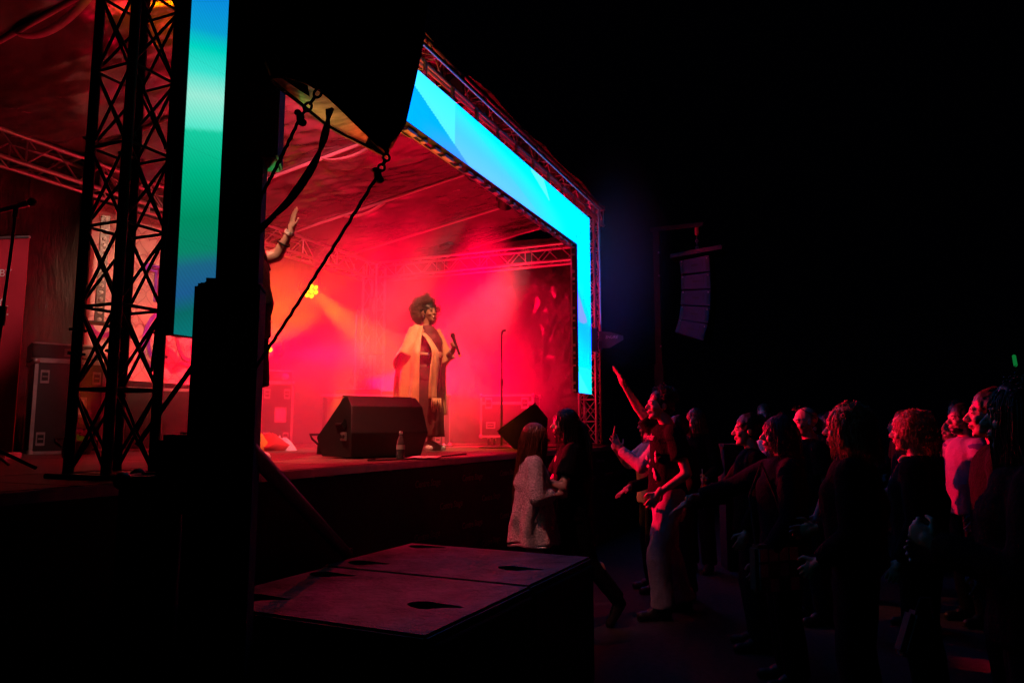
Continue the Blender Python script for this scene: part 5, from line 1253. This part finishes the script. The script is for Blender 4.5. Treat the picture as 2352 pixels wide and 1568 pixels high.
for (src, x_, y_, dr, lb) in extras:
    c_ = copy_tree(src.t); c_.location = (x_, y_, 0); c_.rotation_euler = (0, 0, Z0 + dr); c_.scale = (1, 1, random.uniform(.96, 1.05))
    c_['label'] = lb; c_['group'] = 'onlookers at the back of the crowd'
# things held or standing in the crowd
def phone(label, p, rot, tilt=.1):
    t = thing('phone', label, 'phone', p, rot, 'phones held up in the crowd')
    obj('case', MB().box((0, 0, 0), (.075, .009, .155), Matrix.Rotation(tilt, 3, 'X'), bev=.003), M_blk, t)
    obj('screen', MB().box((0, -.0052, 0), (.068, .002, .145), Matrix.Rotation(tilt, 3, 'X')), emit_mat('phone_screen', (0.8, 0.12, 0.2), 0.12), t)
    for dx in (-.02, .0): obj('camera_lens', MB().lathe((dx - .012, .005, .058), [(.007, 0), (.007, .003)], (0, 1, 0), 10), M_lens0, t)
phone('phone held up by the left phone holder', C8.W(V((0, .36, 1.6))), Z0 + .5)
phone('phone held up by the right phone holder', C9.W(V((0, .37, 1.66))), Z0 + .3)
t = thing('small_flag', 'small striped flag on a stick held by the long-haired person', 'flag', C3.W(C3.j['wrL'] + V((.0, .08, 0))), Z0 + .9)
bar(t, (-.02, .05, .12), (.03, -.06, -.3), .005, M_white, 'stick')
for i, cc_ in enumerate(((.7, .05, .05), (.75, .3, .03), (.75, .65, .05), (.05, .4, .1), (.05, .12, .55), (.35, .05, .4))):
    obj('stripe', MB().box((.035 + .002 * i, -.05 + .0, -.05 - i * .035), (.11 + .02 * i, .004, .034), Matrix.Rotation(.25, 3, 'Y')), mat('flag_%d' % i, cc_, .7, 0, .08), t)
t = thing('plush_toy', 'pink plush animal with big pointed ears held by the woman', 'plush toy', C4.W(V((-.12, .36, 1.10))), Z0 + 1.1)
M_plush = mat('pink_plush', (0.6, 0.35, 0.42), 0.9, 0, 0.15, 20, 0.8, 120, sheen=.5)
obj('body', remesh(MB().ell((0, 0, -.05), (.075, .065, .1)).cap((-.05, .03, 0), (-.09, .07, -.04), .026, .022).cap((.05, .03, 0), (.09, .07, -.04), .026, .022).cap((-.04, .03, -.13), (-.06, .1, -.17), .032, .028).cap((.04, .03, -.13), (.06, .1, -.17), .032, .028), .008, 2, .003, 40), M_plush, t)
hd = obj('head', remesh(MB().ell((0, .01, .1), (.085, .075, .07)).ell((0, .08, .085), (.03, .025, .022)), .008, 2, .003, 40), M_plush, t)
for sx in (-1, 1):
    obj('ear', MB().prism([(sx * .03, 0, .15), (sx * .085, 0, .12), (sx * .14, 0, .26)], (0, .015, 0)), M_plush, t); obj('eye', MB().ell((sx * .035, .078, .11), (.009, .006, .011)), M_eye, hd)
t = thing('road_case', 'low black box in the crowd with a red can on it', 'box', (8.6, 1.02, 0), Z0)
obj('shell', MB().box((0, 0, .66), (.3, .3, 1.32), bev=.02), M_cloth_blk, t); obj('rim', MB().box((0, 0, 1.34), (.32, .32, .04), bev=.006), M_cloth_blk, t)
t = thing('drink_can', 'red drink can standing on the low black box', 'can', (8.52, .95, 1.361))
obj('body', MB().lathe((0, 0, 0), [(.024, 0), (.033, .008), (.033, .112), (.027, .122)], n=18), mat('red_can', (0.6, 0.06, 0.06), 0.35, .5, .1), t); obj('lid', MB().lathe((0, 0, .1215), [(.027, 0), (.026, .003), (.02, .002)], n=18), M_steel, t)
t = thing('shoulder_bag', 'checked cloth bag hanging at the reaching figure hip', 'bag', C6.W(V((-.2, .12, .72))), Z0 + .35)
M_ck1 = mat('check_pale', (0.55, 0.5, 0.48), .8, 0, .15, 20); M_ck2 = mat('check_dark', (0.05, 0.09, 0.06), .8, 0, .2, 20)
obj('bag_body', MB().box((0, 0, 0), (.09, .3, .27), bev=.02), M_ck2, t)
for i in range(4):
    for q in range(3):
        if (i + q) % 2 == 0 or q == 2: obj('check_patch', MB().box((-.047, -.11 + i * .073, -.09 + q * .085), (.004, .058, .07)), M_ck1, t)
obj('strap', MB().tube([(0, -.12, .13), (.03, -.06, .4), (.1, -.02, .6), (.12, .06, .4), (0, .12, .13)], .01, 6), M_rope, t)
t = thing('paper_bag', 'blurred pale carrier bag hanging low at the right', 'bag', (3.02, -.24, .80), Z0 + .2)
obj('bag_body', MB().box((0, 0, 0), (.06, .13, .16), Matrix.Rotation(.4, 3, 'X'), bev=.015), mat('pale_bag', (0.12, 0.09, 0.085), .8, 0, .2, 10, .4, 20), t); obj('handle', MB().tube([(0, -.07, .06), (0, -.06, .13), (0, -.02, .13), (0, .0, .09)], .005, 6), M_rope, t)
t = thing('light_up_hair_clip', 'small green light on a made-up clip worn by the large woman at the right edge', 'hair clip', C15.W(C15.j['head'] + V((.02, 0, .125)) * C15.k), Z0)  # clip invented to carry a small green light
obj('lit_tip', MB().cap((0, 0, .055), (.004, 0, .085), .006, .006), emit_mat('green_glow', (0.02, 0.8, 0.15), 0.16), t); obj('spring', MB().tube([(.005 * math.cos(a), .005 * math.sin(a), -.02 + a * .0034) for a in np.linspace(0, 22, 60)], .0012, 4), M_blk, t); obj('band', MB().cap((-.03, 0, -.02), (.03, 0, -.02), .007, .007), M_blk, t)

bpy.data.scenes.remove(TMP)
# ================================================================== STAGE LAMPS
M_lampbody = mat('lamp_housing', (0.03, 0.03, 0.03), 0.4, 0.4, 0.2, 10)
def lens_cells(r=0.085):
    return [(0, 0)] + [(r * 0.62 * math.cos(a), r * 0.62 * math.sin(a)) for a in [math.pi / 3 * i for i in range(6)]]
def par_lamp(loc, target, col, power, label, lens_col=None, lens_s=0.0, angle=34, blend=0.6, size=0.06, group='stage lamps', r=0.1, yoke_up=True):
    d = V(target) - V(loc)
    t = thing('par_lamp', label, 'stage lamp', loc, 0, group)
    t.rotation_mode = 'QUATERNION'; t.rotation_quaternion = lookq(d)
    obj('housing', MB().lathe((0, 0, 0), [(0.02, 0.2), (r * 0.7, 0.19), (r * 0.95, 0.1), (r, 0.0), (r * 1.04, -0.012), (r * 1.04, -0.03), (r * 0.95, -0.03), (r * 0.93, -0.012)], (0, 0, 1), 20, caps=True), M_lampbody, t)
    lm = emit_mat('lens_%02d_%02d_%02d' % tuple(int(c * 50) for c in (lens_col or col)) + '_%d' % int(lens_s * 100), lens_col or col, lens_s) if lens_s else mat('dark_lens', (0.1, 0.1, 0.1), 0.1)
    for (x, y) in lens_cells(r):
        obj('lens', MB().lathe((x, y, -0.031), [(r * 0.27, 0.0), (r * 0.24, -0.008), (r * 0.12, -0.014), (0.001, -0.016)], (0, 0, 1), 12), lm, t)
    obj('yoke', MB().tube([(r * 1.12, 0, 0.05), (r * 1.15, 0.12, 0.06), (r * 0.9, 0.2, 0.06), (-r * 0.9, 0.2, 0.06), (-r * 1.15, 0.12, 0.06), (-r * 1.12, 0, 0.05)], 0.011, 6), M_lampbody, t)
    if power:
        ld = bpy.data.lights.new('lamp_beam', 'SPOT'); ld.energy = power; ld.color = col; ld.spot_size = R_(angle); ld.spot_blend = blend
        ld.shadow_soft_size = size
        lo = bpy.data.objects.new('beam', ld); link(lo, t); lo.location = (0, 0, -0.06)
    return t
RED = (1.0, 0.0, 0.03)
ORG = (1.0, 0.20, 0.0)
KEY = (1.0, 0.44, 0.27)
KEYP = (1.0, 0.45, 0.42)
# two amber lamps shining towards the audience
par_lamp((8.66, 7.0, 3.56), (7.9, 2.4, 0.4), ORG, 1300, 'lit amber lamp hanging from the back truss', (1.0, 0.66, 0.0), 3.5, 28, 0.8, r=0.135)
par_lamp((7.72, 7.0, 2.58), (4.4, 3.2, 3.7), ORG, 1500, 'lit amber lamp low down on a stand near the interpreter', (1.0, 0.66, 0.0), 3.5, 30, 0.8, r=0.135)
# red wash: hung on the inner side of the front truss, out of the camera's sight
for i, (x, tx, ty, tz, p) in enumerate(((5.6, 8.0, 6.9, 2.0, 4800), (6.9, 8.8, 7.0, 2.0, 5600), (8.3, 10.0, 5.4, 1.8, 9000))):
    par_lamp((x, 3.75, 4.62), (tx, ty, tz), RED, p, 'red wash lamp on the front truss, %s from the near tower' % ('first', 'second', 'third')[i], RED, 0.5, 56, 0.9)
par_lamp((5.0, 3.75, 4.66), (8.2, 7.4, 4.25), (1.0, 0.08, 0.12), 900, 'added pink lamp on the front truss aimed at the back truss', RED, 0.5, 50, 0.9)  # extra lamp, added so the back truss shows pink
par_lamp((4.9, 3.7, 4.62), (5.3, 4.1, 1.28), RED, 700, 'added red lamp on the front truss shining down on the deck', RED, 0.5, 75, 0.9)  # extra lamp, added to brighten the front of the deck
par_lamp((9.0, 4.0, 4.6), (11.4, 5.2, 3.0), RED, 1300, 'added red lamp on the front truss aimed at the side sheet', RED, 0.5, 60, 0.9)  # extra lamp, added for red glints on the side sheet
# warm key lamps on the front truss
par_lamp((6.2, 3.5, 4.62), (7.25, 4.25, 2.05), (1.0, 0.38, 0.2), 520, 'warm key lamp above the singer on the front truss', KEY, 2.0, 30, 0.9)
par_lamp((7.7, 3.6, 4.5), (6.9, 5.2, 2.0), KEYP, 500, 'pale lamp midway along the front truss', KEYP, 2.0, 24, 0.9)
par_lamp((9.7, 3.6, 4.5), (8.6, 5.0, 1.8), (1.0, 0.3, 0.3), 700, 'pale lamp at the far end of the front truss', KEYP, 2.0, 34, 0.9)
par_lamp((3.15, 3.5, 4.6), (4.1, 3.7, 3.0), KEY, 300, 'warm key lamp aimed at the interpreter from the front truss', KEY, 2.0, 34, 0.9)
par_lamp((3.6, 3.7, 4.62), (6.6, 7.6, 2.7), KEY, 1000, 'warm key lamp beside the near tower aimed at the pink backdrop', KEY, 2.0, 36, 0.9)
# red back light that reaches the crowd
par_lamp((10.1, 7.1, 2.3), (8.2, 0.6, 1.75), RED, 13000, 'red back lamp by the far back corner', RED, 0.6, 30, 0.6)
par_lamp((6.4, 7.1, 2.7), (6.1, 1.6, 1.6), RED, 8500, 'red back lamp before the pink backdrop', RED, 0.6, 22, 0.6)
par_lamp((8.15, 7.15, 2.6), (4.5, -0.3, 1.75), RED, 16000, 'red back lamp between the two amber lamps', RED, 0.6, 11, 0.7)
# unseen lamps added on the rail to light the girl and subwoofers
for i, (x, tx, ty, tz, p, an) in enumerate(((3.4, 5.45, 2.1, 1.0, 170, 17), (3.9, 3.1, 2.1, 0.7, 110, 22))):
    par_lamp((x, 2.9, 4.74), (tx, ty, tz), (1.0, 0.26, 0.24) if i == 0 else RED, p, 'added unseen lamp on the rail above the header, %s' % ('nearest of two', 'farther of two')[i], RED, 0.8, an, 0.8, r=0.08)
par_lamp((3.2, 3.36, 4.9), (11.0, 3.36, 4.85), (1.0, 0.0, 0.1), 3500, 'red lamp inside the front truss shining along it', RED, 0.8, 26, 0.9, r=0.07)
par_lamp((10.1, 4.1, 1.42), (11.0, 3.5, 3.0), RED, 110, 'added red floor lamp lighting the far tower', RED, 0.5, 70, 0.9, r=0.08)  # extra lamp, added to brighten the dim far tower
par_lamp((2.5, 4.3, 4.6), (3.9, 6.5, 2.6), KEYP, 200, 'added pale lamp lighting the red roll-up banner', KEYP, 1.0, 22, 0.9)  # extra lamp, added because the banner stood in the dark
par_lamp((5.9, 4.5, 1.42), (5.4, 3.14, 3.9), (1.0, 0.34, 0.02), 420, 'added amber floor lamp lighting the underside of the header', (1.0, 0.5, 0.0), 0.4, 30, 0.9, r=0.08)  # extra lamp, added for an orange glow along the header's lower edge
par_lamp((4.3, 5.9, 1.42), (3.95, 4.5, 5.0), (1.0, 0.2, 0.0), 420, 'added amber floor lamp lighting the near end of the roof', (1.0, 0.5, 0.0), 0.03, 24, 0.9, r=0.08)  # extra lamp, added for orange patches on the roof sheet
# small hidden lamps added behind the mast to colour the rain cover
for c_, tgt, p, nm in (((0.03, 1.0, 0.2), (2.24, 2.0, 2.92), 420, 'green'), ((1.0, 0.55, 0.12), (2.42, 1.84, 2.76), 330, 'amber'), ((1.0, 0.06, 0.01), (2.33, 1.62, 2.64), 1100, 'crimson')):
    par_lamp((3.05 + 0.17 * ('green', 'amber', 'crimson').index(nm), 3.2, 1.40), tgt, c_, p, 'small %s added floor lamp hidden behind the near mast' % nm, c_, 0.02, 9 if nm == 'green' else 13, 0.7, r=0.06)
# up light on the roof sheet
par_lamp((6.2, 7.2, 1.55), (5.0, 4.6, 5.0), RED, 1000, 'red floor lamp before the back curtain lighting the roof', RED, 0.5, 80, 0.9)
par_lamp((10.3, 6.6, 1.55), (10.5, 4.5, 5.0), RED, 1000, 'red floor lamp in the far back corner lighting the roof', RED, 0.5, 80, 0.9)
par_lamp((4.9, 6.6, 1.45), (3.6, 4.6, 5.0), RED, 60, 'red floor lamp left of the tall case lighting the roof', RED, 0.05, 70, 0.9)

# ================================================================== HAZE AND SMOKE
def vol_box(name, lo, hi, label):
    c = [(a + b) / 2 for a, b in zip(lo, hi)]; d = [b - a for a, b in zip(lo, hi)]
    o = obj(name, MB().box((0, 0, 0), d), None, None, smooth=None, loc=c)
    return tag(o, label, kind='stuff')
sm = vol_box('stage_smoke', (3.4, 3.25, ZD + 0.012), (11.3, 7.8, 4.95), 'drifting stage smoke between deck and roof')
m = bpy.data.materials.new('smoke_volume'); m.use_nodes = True; nt = m.node_tree; N = nt.nodes; L = nt.links; N.clear()
tc = N.new('ShaderNodeTexCoord')
nz = N.new('ShaderNodeTexNoise'); nz.inputs['Scale'].default_value = 0.75; nz.inputs['Detail'].default_value = 3; nz.inputs['Roughness'].default_value = 0.6
L.new(tc.outputs['Object'], nz.inputs['Vector'])
mr = N.new('ShaderNodeMapRange'); mr.inputs[1].default_value = 0.36; mr.inputs[2].default_value = 0.72; mr.inputs[3].default_value = 0.07; mr.inputs[4].default_value = 0.55
L.new(nz.outputs[0], mr.inputs[0])
# fade towards the faces of the box
ab = N.new('ShaderNodeVectorMath'); ab.operation = 'ABSOLUTE'; L.new(tc.outputs['Generated'], ab.inputs[0])
sub = N.new('ShaderNodeVectorMath'); sub.operation = 'SUBTRACT'; sub.inputs[1].default_value = (0.72, 0.56, 0.28); L.new(tc.outputs['Generated'], sub.inputs[0])
scl = N.new('ShaderNodeVectorMath'); scl.operation = 'MULTIPLY'; scl.inputs[1].default_value = (1.36, 1.32, 1.6); L.new(sub.outputs[0], scl.inputs[0])
ln = N.new('ShaderNodeVectorMath'); ln.operation = 'LENGTH'; L.new(scl.outputs[0], ln.inputs[0])
fd = N.new('ShaderNodeMapRange'); fd.interpolation_type = 'SMOOTHSTEP'; fd.inputs[1].default_value = 0.15; fd.inputs[2].default_value = 1.02; fd.inputs[3].default_value = 1.0; fd.inputs[4].default_value = 0.0
L.new(ln.outputs['Value'], fd.inputs[0])
mu = N.new('ShaderNodeMath'); mu.operation = 'MULTIPLY'; L.new(mr.outputs[0], mu.inputs[0]); L.new(fd.outputs[0], mu.inputs[1])
pv = N.new('ShaderNodeVolumePrincipled'); pv.inputs['Color'].default_value = (0.92, 0.9, 0.9, 1); pv.inputs['Anisotropy'].default_value = 0.25
L.new(mu.outputs[0], pv.inputs['Density'])
o_ = N.new('ShaderNodeOutputMaterial'); L.new(pv.outputs[0], o_.inputs['Volume']); sm.data.materials.append(m)

# blue-lit wisp of smoke drifting out past the far screen column
ws = vol_box('drifting_smoke', (9.0, 0.9, 1.4), (13.6, 3.04, 5.8), 'thin smoke drifting past the far screen column')
m = bpy.data.materials.new('wisp_volume'); m.use_nodes = True; nt = m.node_tree; N = nt.nodes; L = nt.links; N.clear()
tc = N.new('ShaderNodeTexCoord')
sub = N.new('ShaderNodeVectorMath'); sub.operation = 'SUBTRACT'; sub.inputs[1].default_value = (0.2, 0.85, 0.55); L.new(tc.outputs['Generated'], sub.inputs[0])
ln = N.new('ShaderNodeVectorMath'); ln.operation = 'LENGTH'; L.new(sub.outputs[0], ln.inputs[0])
fd = N.new('ShaderNodeMapRange'); fd.interpolation_type = 'SMOOTHSTEP'; fd.inputs[1].default_value = 0.05; fd.inputs[2].default_value = 0.42; fd.inputs[3].default_value = 0.036; fd.inputs[4].default_value = 0.0
L.new(ln.outputs['Value'], fd.inputs[0])
pv = N.new('ShaderNodeVolumePrincipled'); pv.inputs['Color'].default_value = (0.9, 0.9, 0.95, 1); L.new(fd.outputs[0], pv.inputs['Density'])
o_ = N.new('ShaderNodeOutputMaterial'); L.new(pv.outputs[0], o_.inputs['Volume']); ws.data.materials.append(m)
